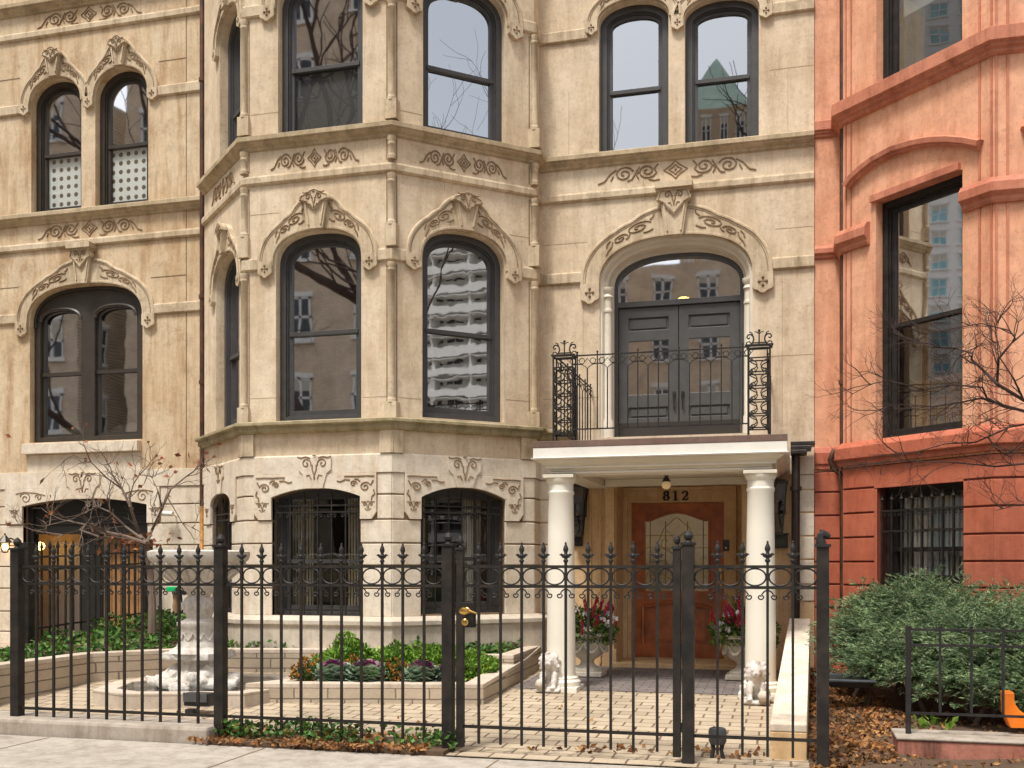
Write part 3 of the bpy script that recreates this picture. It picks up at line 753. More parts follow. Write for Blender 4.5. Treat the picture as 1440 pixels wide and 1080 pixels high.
# windows of the bay and the front
window(H, FB, WF2, 'win', meet=FB.z(458, 85.5), gl=('glass', 'glass_dim'), back=[('insect_screen', 'screen', bk_panel(.09, .91, .04, .49, -.215))])
window(H, FRT, WR2, 'win', meet=FRT.z(646, 95.5), gl=('glass_sky', 'glass_sky'))
window(H, FLF, WL2, 'win', meet=FLF.z(330, 140), back=[('blind', 'linen', bk_panel(.05, .95, .5, .99, -.3))])
window(H, FB, WF1, 'win', meet=FB.z(458, 463.5), gl=('glass', 'glass'), back=[('drape', 'greycurtain', bk_panel(.42, .68, .02, .5, -.7))])
window(H, FRT, WR1, 'win', meet=FRT.z(644, 465), gl=('glass_wavy', 'glass_wavy'))
window(H, FLF, WL1, 'win', meet=FLF.z(330, 490), back=[('blind', 'greycurtain', bk_panel(.05, .95, .5, .99, -.3))])
window(H, FM, WM2, 'win', cw=.085, meet=zM(892, 120), gl=('glass_pale', 'glass_pale'))
window(H, FM, WM3, 'win', cw=.085, meet=zM(1020, 103), gl=('glass_pale', 'glass_pale'))
gw = []
for fr, w, bk in ((FB, WF0, [('curtain', 'tancloth', bk_curtains(.42, -.40))]), (FRT, WR0, [('curtain', 'linen', bk_curtains(.45, -.6))]), (FLF, WL0, [])):
    window(H, fr, w, 'win', cw=.06, meet=(w[3]+w[5])/2-.1, gl=('glass_dim', 'glass_dim'), depth=-.16, back=bk)
    kind, a0, a1, zb, zs, zc = w
    g = MB(); n = 7 if kind == 'seg' else 4
    r0 = zb+.09; r1 = zs-.1; r2 = zs-.18; rm = zb+(zs-zb)*.42
    for z in (r0, r1, r2, rm): g.fbox(fr, a0+.012, a1-.012, z-.011, z+.011, -.058, -.038)
    hd = head(kind, a0, a1, zs, zc)
    for i in range(n):
        a = a0+.035+(a1-a0-.07)*i/(n-1)
        zt = min(hd, key=lambda p: abs(p[0]-a))[1]-.03
        g.fbox(fr, a-.009, a+.009, zb+.03, zt-.07, -.056, -.039)
        g.tube([fr.p(a, zt-.08, -.048), fr.p(a, zt-.065, -.048), fr.p(a, zt-.04, -.048), fr.p(a, zt, -.048)], [.008, .02, .014, .002], 6)
        if i < n-1:
            b = (a1-a0-.07)/(n-1)
            for s in (0, 1):
                g.tube([fr.p(a+b*(.5+(s-.5)*.95*math.copysign(1, 1))*1+0*u, r2+v, -.048) if False else fr.p(a+b*.5+(1 if s else -1)*(b*.46-u), r2-.012-v, -.048) for u, v in spiral(.03, .035, .03, 1.1, PI, 1)], .006, 5)
    g.build('security_grille', M['iron'], H)
# french door portal: cream inner arch, colonnettes, doors, transom
IA0, IA1 = FM.a(864, -.3), FM.a(1046.5, -.3); IZC = zM(953, 356, -.3); IZS = zM(953, 402, -.3)
mb = MB()
mb.mould(FM, outline(PORT, .0)[0:1]+arch(PA0, PA1, PZS, PZC, 2.35, 30)+[outline(PORT)[-1]], [(.01, -.30), (.01, -.02), (-.03, -.02), (-.05, -.06), (-.05, -.10), (-.085, -.13), (-.085, -.30)])
mb.prism(FM, outline(PORT, -.01), [[(IA0, PZB+.02)]+arch(IA0, IA1, IZS, IZC, 2.4, 24)+[(IA1, PZB+.02)]], -.40, -.27)
sf = mb.build('door_surround', M['cream'], H, bevel=.003)
for x in (FM.a(853), FM.a(1052.5)):
    q = FM.p(x, 0, -.10); mb = MB(); z0, z1 = PZB, PZS+.02
    mb.lathe([(.075, z0), (.075, z0+.2), (.05, z0+.25), (.05, z1-.32), (.062, z1-.31), (.062, z1-.28), (.048, z1-.27), (.048, z1-.14), (.07, z1-.12), (.05, z1-.08), (.08, z1-.03), (.08, z1)], (q.x, q.y, 0), 16)
    mb.build('colonnette', M['cream'], H, smooth=True)
tb = zM(954, 424.5, -.3)
fd = MB()
def dA(x): return FM.a(x, -.34)
def dZ(y): return zM(954, y, -.34)
ow = [(IA0-.01, PZB)]+arch(IA0-.01, IA1+.01, IZS, IZC+.01, 2.4, 24)+[(IA1+.01, PZB)]
trn = below([(IA0+.05, 0)]+arch(IA0+.05, IA1-.05, IZS, IZC-.05, 2.4, 24)+[(IA1-.05, 0)], tb+.04)
dop = [(IA0+.05, PZB), (IA0+.05, tb-.03), (IA1-.05, tb-.03), (IA1-.05, PZB)]
fd.prism(FM, ow, [trn, [(IA0+.05, PZB+.01), (IA0+.05, tb-.03), (IA1-.05, tb-.03), (IA1-.05, PZB+.01)]], -.40, -.30)
fdo = fd.build('door_frame', M['doorgrey'], H, bevel=.003)
pm = MB(); flat(pm, FM, trn, -.36); pm.build('transom_pane', M['glass'], fdo, fix=False)
cmid = (IA0+IA1)/2
for s in (-1, 1):
    x0, x1 = (IA0+.054, cmid-.004) if s < 0 else (cmid+.004, IA1-.054)
    zt = tb-.036; g0, g1 = x0+.125, x1-.125
    zg1 = dZ(477); zg0 = dZ(553); zp1 = dZ(444); zp0 = dZ(462); zq1 = dZ(571); zq0 = dZ(586)
    d = MB()
    d.prism(FM, [(x0, PZB+.012), (x0, zt), (x1, zt), (x1, PZB+.012)], [[(g0, zg0), (g0, zg1), (g1, zg1), (g1, zg0)], [(g0, zp0), (g0, zp1), (g1, zp1), (g1, zp0)], [(g0, zq0), (g0, zq1), (g1, zq1), (g1, zq0)]], -.385, -.335)
    for za, zb2 in ((zp0, zp1), (zq0, zq1)):
        d.prism(FM, [(g0-.01, za-.01), (g0-.01, zb2+.01), (g1+.01, zb2+.01), (g1+.01, za-.01)], [], -.38, -.36)
        d.prism(FM, [(g0+.03, za+.025), (g0+.03, zb2-.025), (g1-.03, zb2-.025), (g1-.03, za+.025)], [], -.37, -.345)
    do = d.build('french_door', M['doorgrey'], H, bevel=.004)
    pm = MB(); flat(pm, FM, [(g0, zg0), (g0, zg1), (g1, zg1), (g1, zg0)], -.36); pm.build('pane', M['glass'], do, fix=False)
    hx = cmid-s*-.0+s*.055; hz = dZ(556)
    h = MB(); h.fbox(FM, hx-.022, hx+.022, hz-.03, hz+.05, -.336, -.325)
    h.tube([FM.p(hx, hz+.02, -.33), FM.p(hx, hz+.01, -.29), FM.p(hx, hz-.06, -.28), FM.p(hx, hz-.14, -.29), FM.p(hx, hz-.17, -.33)], .009, 6)
    h.build('door_handle', M['sconce'], do)
mb = MB(); mb.ball(FM.p(cmid+.02, zM(957, 413, -.5), -.8), .05, 1.6, 1.6, .6); mb.build('ceiling_bulb', M['warm'], H)
# entrance recess: stone frame, pilasters, lintel, panelled wooden door
RD = .62
mb = MB()
mb.fbox(FM, DA0-.05, DA0+.004, DZB, DZT+.05, -RD, -.01); mb.fbox(FM, DA1-.004, DA1+.05, DZB, DZT+.05, -RD, -.01); mb.fbox(FM, DA0+.004, DA1-.004, DZT-.004, DZT+.06, -RD, -.01)
OA0, OA1 = FM.a(888, -RD), FM.a(1018, -RD); OZT = zM(952, 706.5, -RD); OZB = DZB+.05
mb.prism(FM, [(DA0-.04, DZB), (DA0-.04, DZT+.05), (DA1+.04, DZT+.05), (DA1+.04, DZB)], [[(OA0, DZB+.04), (OA0, OZT), (OA1, OZT), (OA1, DZB+.04)]], -RD-.15, -RD)
mb.fbox(FM, OA0-.16, OA0-.05, DZB, OZT+.16, -RD, -RD+.05); mb.fbox(FM, OA1+.05, OA1+.16, DZB, OZT+.16, -RD, -RD+.05)
for x0, x1 in ((852, 865), (1044, 1054)):
    a0, a1 = FM.a(x0), FM.a(x1); mb.fbox(FM, a0, a1, gz(-1.3, 13.1)+.01, DZT+.02, -.02, .07); mb.fbox(FM, a0-.03, a1+.03, gz(-1.3, 13.1)+.008, DZB+.2, -.02, .1)
for x0, x1 in ((829, 832), (1096, 1099), (843, 845.5)):
    a0, a1 = FM.a(x0), FM.a(x1); mb.fbox(FM, a0, a1, .2, DZT, -.02, .03)
mb.fbox(FM, DA0-.3, DA1+.3, DZT+.061, DZT+.14, -.02, .06)
mb.fbox(FM, OA0-.16, OA1+.16, OZT+.161, OZT+.2, -RD, -RD+.07)
mb.build('entrance_surround', M['lime_warm'], H, bevel=.006)
MB().fbox(FM, DA0-.02, DA1+.02, DZB-.16, DZB+.035, -RD-.2, .12).build('door_step', M['lime_warm'], H, bevel=.01)
e = -RD-.06
ga0, ga1 = FM.a(906, e), FM.a(997, e); gzb = zM(952, 831, e); gzs = zM(952, 733, e); gzc = zM(952, 721, e); pzb, pzt = zM(952, 905, e), zM(952, 853, e)
def ogee(a0, a1, zs, zc, n=20): return [(a0+(a1-a0)*i/n, zs+(zc-zs)*(.5-.5*cos(2*PI*i/n))**.8) for i in range(n+1)]
gl_out = [(ga0, gzb)]+ogee(ga0, ga1, gzs, gzc)+[(ga1, gzb)]
pn_out = [(ga0-.02, pzb)]+ogee(ga0-.02, ga1+.02, pzt, pzt+.07)+[(ga1+.02, pzb)]
d = MB(); d.prism(FM, [(OA0+.004, DZB+.042), (OA0+.004, OZT-.004), (OA1-.004, OZT-.004), (OA1-.004, DZB+.042)], [gl_out, pn_out], e-.05, e)
d.prism(FM, [(p[0]*1, p[1]) for p in pn_out], [], e-.047, e-.035)
d.prism(FM, [((p[0]-(ga0+ga1)/2)*.84+(ga0+ga1)/2, (p[1]-(pzb+pzt)/2)*.80+(pzb+pzt)/2) for p in pn_out], [], e-.036, e-.008)
d.mould(FM, pn_out, [(-.028, e-.005), (-.022, e+.016), (.010, e+.024), (.024, e-.005)]); d.mould(FM, list(gl_out), [(-.012, e-.005), (-.012, e+.014), (.012, e+.014), (.022, e-.005)])
fdr = d.build('front_door', M['wood'], H, bevel=.004)
pm = MB(); flat(pm, FM, gl_out, e-.03); pm.build('leaded_pane', M['leadglass'], fdr, fix=False)
cm = MB(); ww = ga1-ga0
for f in (.09, .91, .33, .67): cm.tube([FM.p(ga0+ww*f, gzb+.01, e-.026), FM.p(ga0+ww*f, gzs-.0, e-.026)], .006, 5)
for f in (.07, .2, .35, .62, .8): cm.tube([FM.p(ga0+.01, gzb+(gzs-gzb)*f, e-.026), FM.p(ga1-.01, gzb+(gzs-gzb)*f, e-.026)], .005, 5)
for s in (-1, 1):
    for cpts in (spiral(.5+s*.17, .62, .15, 1.2, PI*.5, s), spiral(.5+s*.2, .32, .12, 1.2, PI*1.5, s), [(.5, .95), (.5+s*.2, .8), (.5+s*.3, .6), (.5, .45)], [(.5, .08), (.5+s*.18, .2), (.5, .42)]):
        cm.tube([FM.p(ga0+ww*u, gzb+(gzc-gzb)*v, e-.026) for u, v in cpts], .005, 5)
cm.build('came', M['came'], fdr)
hd = MB(); hx = OA1-.06; hz = (gzb+gzs)/2-.28
hd.fbox(FM, hx-.025, hx+.025, hz-.13, hz+.13, e, e+.012); hd.tube([FM.p(hx, hz-.1, e+.01), FM.p(hx, hz-.08, e+.05), FM.p(hx, hz+.05, e+.055), FM.p(hx, hz+.08, e+.01)], .011, 7)
hd.build('door_handle', M['brass'], fdr)
MB().box(XR-3, XR-.3, Y0+1.2, Y0+1.25, .1, Z_BELT0).build('interior_wall', M['roomdark'], H)
jm = MB()
for fr, x0, x1, y in ((FM, 762, 826, 343), (FM, 1090, 1144, 320), (FM, 1082, 1144, 95), (FM, 1062, 1144, 500), (FM, 764, 842, 560), (FB, 350, 388, 560), (FB, 510, 544, 558), (FRT, 560, 592, 560), (FRT, 711, 744, 563), (FB, 350, 391, 160), (FRT, 560, 594, 158), (FB, 352, 392, 301), (FRT, 690, 744, 330)):
    jm.mark(); zq = fr.z((x0+x1)/2, y); jm.fbox(fr, fr.a(x0), fr.a(x1), zq-.004, zq+.004, -.01, .0018)
for fr, x, y0, y1 in ((FM, 820, 405, 500), (FM, 1100, 385, 600), (FM, 905, 233, 262), (FB, 470, 248, 262), (FRT, 625, 255, 270), (FM, 1108, 100, 200), (FM, 800, 130, 220)):
    jm.mark(); jm.fbox(fr, fr.a(x)-.003, fr.a(x)+.003, fr.z(x, y1), fr.z(x, y0), -.01, .0018)
jm.build_each('stone_joint', M['faint'], H)
# address number on the lintel
def numeral(n, fr, a, z, h, o, mb):
    """heavy slab-serif figures"""
    w = h*.36; P = lambda u, v: fr.p(a+u*h, z+v*h, o)
    if n == '8':
        mb.tube([P(.20*cos(t), .245+.20*sin(t)) for t in [2*PI*i/16 for i in range(16)]], [h*(.05+.075*abs(cos(2*PI*i/16))) for i in range(16)], 6, closed=True)
        mb.tube([P(.25*cos(t), -.22+.24*sin(t)) for t in [2*PI*i/16 for i in range(16)]], [h*(.05+.085*abs(cos(2*PI*i/16))) for i in range(16)], 6, closed=True)
    if n == '1':
        mb.fbox(fr, a-.09*h, a+.10*h, z-.46*h, z+.46*h, o-.01, o+.01); mb.fbox(fr, a-.22*h, a+.24*h, z-.5*h, z-.40*h, o-.01, o+.011); mb.fbox(fr, a-.20*h, a, z+.33*h, z+.46*h, o-.01, o+.011)
    if n == '0':
        mb.tube([P(.26*cos(t), .46*sin(t)) for t in [2*PI*i/16 for i in range(16)]], [h*(.04+.09*abs(cos(2*PI*i/16))) for i in range(16)], 6, closed=True)
    if n == '2':
        pts = [(-.24, .20), (-.20, .36), (0, .43), (.20, .36), (.25, .18), (.16, 0), (-.05, -.2), (-.26, -.40)]
        mb.tube([P(*p) for p in pts], [h*q for q in (.12, .07, .05, .09, .13, .11, .07, .06)], 6)
        mb.fbox(fr, a-.30*h, a+.32*h, z-.5*h, z-.36*h, o-.01, o+.01); mb.tube([P(.29, -.45), P(.33, -.18)], h*.05, 6)
nm = MB(); nz = zM(950, 697, -RD); nc = FM.a(950.5, -RD)
nm.mark(); numeral('8', FM, nc-.125, nz, .125, -RD+.012, nm); nm.mark(); numeral('1', FM, nc-.005, nz, .125, -RD+.012, nm); nm.mark(); numeral('2', FM, nc+.118, nz, .125, -RD+.012, nm)
nm.build_each('house_numeral', M['ink'], H)
# ---------------------------------------------------------------- 810, the flat stone house on the left
L = thing('stone_townhouse', 'weathered tan sandstone rowhouse with a flat front and paired arched windows left of the bay', 'house', (-9.5, Y0, .2))
lz = lambda x, y, o=0: FLH.z(x, y, o)
la = lambda x, o=0: FLH.a(x, o)
def wl(x0, x1, yb, ys, yc, kind):
    xm = (x0+x1)/2; return (kind, la(x0), la(x1), lz(xm, yb), lz(xm, ys), lz(xm, yc))
A1 = wl(44, 114.5, 301, 146, 111, 2.05); A2 = wl(134, 208.5, 292, 135, 96, 2.05); A3 = wl(42, 200.5, 620, 455, 401, 2.7); A0 = wl(33, 208, 893, 711, 701, 'seg')
A4 = ('rect', la(47), la(85), lz(66, 6), lz(66, -100), lz(66, -100)); A5 = ('rect', la(140), la(180), lz(160, -8), lz(160, -110), lz(160, -110))
LB0 = lz(120, 686); LB1 = lz(120, 662.5)
wd = FLH.L
mb = MB(); mb.prism(FLH, [(0, LB0-.02), (0, ZTOP-.3), (wd, ZTOP-.3), (wd, LB0-.02)], [outline(w) for w in (A1, A2, A3, A4, A5)], -.32, 0); mb.build('upper_wall', M['sand_left'], L)
mb = MB(); mb.prism(FLH, [(0, -.2), (0, LB0-.021), (wd, LB0-.021), (wd, -.2)], [outline(A0, 0, -.15)], -.32, 0); mb.build('lower_wall', M['joint'], L)
LX0 = XL0; LX1 = P0[0]
mb = MB(); mb.box(LX0, LX0+.1, Y0+.33, YK, -.2, ZTOP-.3); mb.box(LX1-.1, LX1, Y0+.33, YK, -.2, ZTOP-.3); mb.box(LX0+.1, LX1-.1, YK-.1, YK, -.2, ZTOP-.3); mb.build('interior_wall', M['room'], L)
mb = MB()
for z in (A3[3]-.5, A1[3]-.5, ZTOP-.6): mb.mark(); mb.box(LX0+.1, LX1-.1, Y0+.33, YK-.1, z, z+.2)
mb.build_each('floor_slab', M['roomdark'], L)
MB().box(LX0, LX1, Y0, YK, ZTOP-.3, ZTOP-.1).build('roof', M['base_stone'], L)
full = [(XL0, Y0), (LX1-.002, Y0)]
zs_hi = lz(0, 28); zb_hi = lz(0, 62.5); zs_lo = lz(0, 322); zb_lo = lz(0, 357.5); zst_hi = lz(14, 164); zst_lo = lz(10, 457)
mb = MB(); mb.mark().course(full, SILLP, zs_hi); mb.mark().course(full, SILLP, zs_lo); mb.build_each('sill_course', M['sill'], L, bevel=.003)
mb = MB(); mb.mark().course(full, BANDP, zb_hi); mb.mark().course(full, BANDP, zb_lo); mb.build_each('frieze_band', M['sand_trim'], L, bevel=.003)
mb = MB()
for z, w0, w1 in ((zst_hi, A1, A2), (zst_lo, A3, A3)):
    mb.mark().course([(XL0, Y0), tuple(FLH.p(w0[1]-.14, 0)[:2])], STRP, z); mb.mark().course([tuple(FLH.p(w1[2]+.14, 0)[:2]), (LX1-.002, Y0)], STRP, z)
mb.build_each('string_course', M['sand_trim'], L, bevel=.003)
hood(L, FLH, A1[1]-.01, A1[2]+.01, A1[4]+.03, A1[5]+.02, .16, .26, e=2.1, ear=.10, ears=(1, 0))
hood(L, FLH, A2[1]-.01, A2[2]+.01, A2[4]+.03, A2[5]+.02, .16, .26, e=2.1, ear=.10)
hood(L, FLH, A3[1]-.02, A3[2]+.02, A3[4]+.06, A3[5]+.02, .19, .2, e=2.45, ear=.125, cap=True, keyh=lz(118, 362))
car = MB(); car.mark(); frieze(car, FLH, la(125), (zs_hi+zb_hi+.12)/2, .88, .004, .12); car.mark(); frieze(car, FLH, la(126), (zs_lo+zb_lo+.12)/2+.01, .88, .004, .12); car.build_each('frieze_carving', M['carve'], L)
mb = MB(); mb.mark(); mb.fbox(FLH, la(262)-.006, la(262)+.006, LB1, ZTOP-.4, -.01, .003)
for y, x0, x1 in ((405, 0, 26), (388.5, 212, 262), (112, 0, 28), (84, 223, 262)): mb.mark(); mb.fbox(FLH, la(-330) if x0 == 0 else la(x0), la(x1), lz((x0+x1)/2, y)-.006, lz((x0+x1)/2, y)+.006, -.01, .0032)
mb.build_each('stone_joint', M['joint'], L)
window(L, FLH, A1, 'winbrown', cw=.075, meet=lz(79, 212), gl=('glass', 'glass_dim'), back=[('polka_dot_shade', 'polkashade', bk_panel(.08, .92, .0, .5, -.22))])
window(L, FLH, A2, 'winbrown', cw=.075, meet=lz(171, 199), gl=('glass', 'glass_dim'), back=[('polka_dot_shade', 'polkashade', bk_panel(.08, .92, .0, .5, -.22))])
for w in (A4, A5): window(L, FLH, w, 'winbrown', meet=w[3]+1.0, gl=('glass', 'glass'))
# the wide twin-light window
mb = MB(); d = -.10
def lt(x0, x1, ys, yc, b):
    a0, a1 = la(x0, -.15), la(x1, -.15); xm = (x0+x1)/2; return (a0, a1, lz(xm, ys, -.15), lz(xm, yc, -.15))
t1 = lt(59.5, 117.5, 452, 435, 0); t2 = lt(136, 195.5, 446, 429, 0); zlo = lz(120, 614, -.15); zmt = lz(90, 526, -.15)
def lite(t, z): return [(t[0], z)]+arch(t[0], t[1], t[2], t[3], 2.3, 16)+[(t[1], z)]
mb.prism(FLH, outline(A3, -.012), [lite(t1, zlo), lite(t2, zlo)], d-.13, d)
fw = mb.build('window', M['winbrown'], L, bevel=.004)
tm = MB()
for t in (t1, t2): tm.mould(FLH, lite(t, zlo+.3)[1:-1], [(-.035, d-.01), (-.035, d+.015), (-.01, d+.03), (.014, d+.015), (.014, d-.01)])
tm.mould(FLH, outline(A3, -.0)[1:-1], [(-.05, d-.01), (-.05, d+.03), (-.008, d+.03), (.0, d-.01)])
tm.build('arched_trim', M['winbrown'], fw)
for t in (t1, t2):
    sm = MB(); i0, i1 = t[0]+.035, t[1]-.035
    upp = [(i0, zmt+.02)]+arch(i0, i1, t[2], t[3]-.035, 2.3, 16)+[(i1, zmt+.02)]; dnn = [(i0, zlo+.05), (i0, zmt-.02), (i1, zmt-.02), (i1, zlo+.05)]
    sm.prism(FLH, [(t[0]-.003, zlo-.003)]+arch(t[0]-.003, t[1]+.003, t[2], t[3]+.003, 2.3, 16)+[(t[1]+.003, zlo-.003)], [upp, dnn], d-.12, d-.06)
    sm.fbox(FLH, t[0], t[1], zmt-.025, zmt+.025, d-.065, d-.04); sm.build('sash', M['winbrown'], fw)
    for p in (upp, dnn): pm = MB(); flat(pm, FLH, p, d-.09); pm.build('pane', M['glass'], fw, fix=False)
    bm_ = MB(); bk_lumps(.17, -.5, 3, int(t[0]*100))(bm_, FLH, (0, i0, i1, zlo, 0, 0), 0); bm_.build('window_cushion', M['linen'], fw, smooth=True)
mb = MB(); mb.fbox(FLH, la(36.5), la(198.5), lz(118, 637), lz(118, 622.5), -.05, .10); mb.build('window_sill', M['lime'], L, bevel=.006)
mb = MB(); mb.fbox(FLH, la(40), la(198), LB1, lz(118, 638), -.05, .012); mb.build('apron_panel', M['lime'], L, bevel=.004)
mb = MB(); mb.fbox(FLH, 0, wd-.002, LB0, LB1, -.05, .03); mb.build('belt_course', M['lime'], L, bevel=.004)
# entry surround + rusticated courses
ol = [lz(120, y) for y in (890, 861, 828, 797, 767, 737, 711)]+[LB0]
sm = MB(); cg = MB(); s0, s1 = la(9), la(226); zl = lz(20, 738)
hd = seg(A0[1], A0[2], A0[4], A0[5])
sm.prism(FLH, list(reversed([(s0+.06, zl+.005), (s0, zl+.09), (s0, LB0-.002), (s1, LB0-.002), (s1, zl+.09), (s1-.06, zl+.005), (A0[2], zl+.005)]+list(reversed(hd))+[(A0[1], zl+.005)])), [], -.06, .035)
c = (A0[1]+A0[2])/2
for s in (-1, 1):
    cg.mark(); palmette(cg, FLH, c+s*((s1-s0)/2-.12), zl+.17, .085, .037)
    cg.mark()
    for cpts in (spiral(.32, -.13, .10, 1.5, PI*.9, -1), [(.15, -.06), (.3, -.03), (.5, -.05), (.66, -.09)], spiral(.55, -.12, .06, 1.3, PI, -1)):
        cg.tube([FLH.p(c+s*((s1-s0)/2-u), LB0-.02+v*.9, .037) for u, v in cpts], .008, 5)
ob = sm.build('door_surround', M['lime'], L, bevel=.004)
kb = MB(); kw = .36; kb.prism(FLH, [(c-kw*.42, A0[5]-.006), (c-kw*.62, LB0-.005), (c-kw*.8, LB0+.05), (c-kw*.8, LB1-.03), (c+kw*.8, LB1-.03), (c+kw*.8, LB0+.05), (c+kw*.62, LB0-.005), (c+kw*.42, A0[5]-.006)], [], -.02, .052); kb.build('keystone', M['lime'], L, bevel=.004)
cg.mark(); palmette(cg, FLH, c, LB0+.10, kw*.62, .054, True); cg.build_each('carving', M['carve'], ob)
lm = MB(); lo = [z for z in ol if z < zl+.03]; up = [z for z in ol if z > zl-.03]
blocks(lm, FLH, 0, A0[1], [-.1]+lo); blocks(lm, FLH, A0[2], wd, [-.1]+lo); blocks(lm, FLH, 0, s0-.004, up); blocks(lm, FLH, s1+.004, wd, up)
lm.build_each('rusticated_courses', M['lime'], L, bevel=.008)
# recessed entry of 810: dark transom board, black leaf, timber leaf, stucco side walls
mb = MB(); mb.fbox(FLH, A0[1], A0[2], lz(120, 751, -.14), A0[5]+.02, -.20, -.14)
for y in (722, 736): mb.fbox(FLH, A0[1], A0[2], lz(120, y, -.13)-.012, lz(120, y, -.13)+.012, -.14, -.12)
mb.fbox(FLH, A0[1]-.0, A0[1]+.09, .2, A0[5], -.22, -.10); mb.fbox(FLH, A0[2]-.09, A0[2], .2, A0[5], -.22, -.10)
to = mb.build('transom_board', M['ink'], L, bevel=.003)
nm = MB(); q = FLH.a(133, -.14); nzz = lz(133, 708, -.13); nm.mark(); numeral('8', FLH, q-.095, nzz, .095, -.125, nm); nm.mark(); numeral('1', FLH, q, nzz, .095, -.125, nm); nm.mark(); numeral('0', FLH, q+.095, nzz, .095, -.125, nm)
nm.build_each('house_numeral', M['numwhite'], L)
x0e, x1e = la(115, -.25), la(143, -.25)
MB().fbox(FLH, x0e, x1e, .25, lz(120, 751, -.14), -.30, -.22).build('black_door_leaf', M['ink'], L, bevel=.004)
mb = MB(); a = la(150, -.3); b = la(206, -.3); nb = 9
for i in range(nb): mb.fbox(FLH, a+(b-a)*i/nb+.004, a+(b-a)*(i+1)/nb-.004, .25, lz(120, 752, -.2), -.36, -.32)
mb.fbox(FLH, a, b, .25, lz(120, 752, -.2), -.38, -.362); mb.build('timber_door_leaf', M['oak'], L, bevel=.004)
mb = MB(); mb.fbox(FLH, A0[1]-1.1, A0[2]+.1, .1, 2.6, -1.5, -1.4); mb.fbox(FLH, A0[1]-1.15, A0[1]-1.02, .1, 2.6, -1.4, -.33); mb.fbox(FLH, A0[2]+.02, A0[2]+.15, .1, 2.6, -1.4, -.33); mb.fbox(FLH, A0[1]-1.1, A0[2]+.1, 2.3, 2.4, -1.4, -.33); mb.fbox(FLH, A0[1]-1.1, A0[2]+.1, .1, .2, -1.4, -.33)
mb.build('vestibule_wall', M['lime'], L)
MB().fbox(FLH, la(66, -1.2), la(112, -1.2), .3, lz(90, 762, -1.2), -1.4, -1.36).build('inner_door', M['white'], L, bevel=.01)
b1 = MB(); b1.ball(FLH.p(la(57, -.9), lz(57, 768, -.9), -.9), .065); b1.build('vestibule_bulb', M['warm'], L)
MB().box(LX0+.2, LX1-.2, Y0+1.75, Y0+1.8, .1, 2.7).build('interior_wall', M['roomdark'], L)
def lantern_small(label, p):
    t = thing('wall_lantern', label, 'lantern', tuple(p))
    x, y, z = p; mb = MB(); mb.lathe([(.02, z+.16), (.10, z+.06), (.105, z+.05), (.02, z+.055)], (x, y, 0), 8); mb.lathe([(.05, z-.09), (.06, z-.08), (.03, z-.1)], (x, y, 0), 8); mb.tube([(x, y, z+.15), (x, y, z+.19)], .012)
    for k in range(4): mb.tube([(x+.05*cos(k*PI/2), y+.05*sin(k*PI/2), z-.09), (x+.085*cos(k*PI/2), y+.085*sin(k*PI/2), z+.055)], .006, 4)
    mb.tube([(x, y+.02, z+.1), (x, y+.12, z+.12), (x, Y0, z+.1)], .012); mb.build('lantern_cage', M['sconce'], t)
    b = MB(); b.ball((x, y, z-.01), .045); b.build('bulb', M['warm'], t)
q = onY(7, 768, Y0-.18); lantern_small('small lit wall lantern glowing orange at the far left of the 810 entry', q)

# ---------------------------------------------------------------- salmon painted house on the right
S = thing('painted_townhouse', 'salmon orange painted rowhouse with brick red basement and angled bay', 'house', (2.5, Y0, .2))
sA = onY(1146.5, 700, Y0+.02); sB = onY(1183.5, 700, Y0+.02)
Q0 = (PM[0]+.004, Y0+.02); Q1 = (sB.x+.05, Y0+.02); o1 = onY(1186, 700, 12.86); Q2 = (o1.x, 12.86); Q3 = hitline(1397, Q2, R(-45)); Q4 = (Q3[0]+3.2, Q3[1])
FS = Fr(Q0, Q1); FO = Fr(Q2, Q3); FX = Fr(Q3, Q4)
oz = lambda x, y, o=0: FO.z(x, y, o)
oa = lambda x, o=0: FO.a(x, o)
print('ORANGE', Q0, Q1, Q2, Q3, FO.L)
SB = oz(1290, 648)
def wo(x0, x1, yb, yt): xm = (x0+x1)/2; return ('rect', oa(x0), oa(x1), oz(xm, yb), oz(xm, yt), oz(xm, yt))
O2 = wo(1232.5, 1353, 106, -190); O1 = wo(1231.5, 1353.5, 616, 261); O0 = wo(1233.5, 1355.5, 826, 682)
def owall(fr, ups, lows):
    mb = MB(); mb.prism(fr, [(0, SB), (0, ZTOP+.1), (fr.L, ZTOP+.1), (fr.L, SB)], [outline(w) for w in ups], -.34, 0); mb.build('upper_wall', M['salmon'], S)
    mb = MB(); mb.prism(fr, [(0, -.2), (0, SB-.001), (fr.L, SB-.001), (fr.L, -.2)], [outline(w) for w in lows], -.34, 0); mb.build('basement_wall', M['red_joint'], S)
X2 = ('rect', .75, 2.0, O2[3], O2[4], O2[5]); X1 = ('rect', .75, 2.0, O1[3], O1[4], O1[5])
owall(FS, [], []); owall(FO, [O2, O1], [O0]); X0 = ('rect', .75, 2.0, O0[3], O0[4], O0[5]); owall(FX, [X2, X1], [X0])
mb = MB(); mb.box(Q2[0], Q2[0]+.3, 12.9, Y0+.3, -.2, ZTOP+.1); mb.build('upper_wall', M['salmon'], S)
SX1 = Q4[0]
mb = MB(); mb.box(SX1-.1, SX1, Q4[1]+.35, YK, -.2, ZTOP); mb.box(Q0[0]+.02, SX1-.1, YK-.1, YK, -.2, ZTOP); mb.box(Q0[0]+.02, Q0[0]+.1, Y0+.4, YK-.1, -.2, ZTOP); mb.build('interior_wall', M['room'], S)
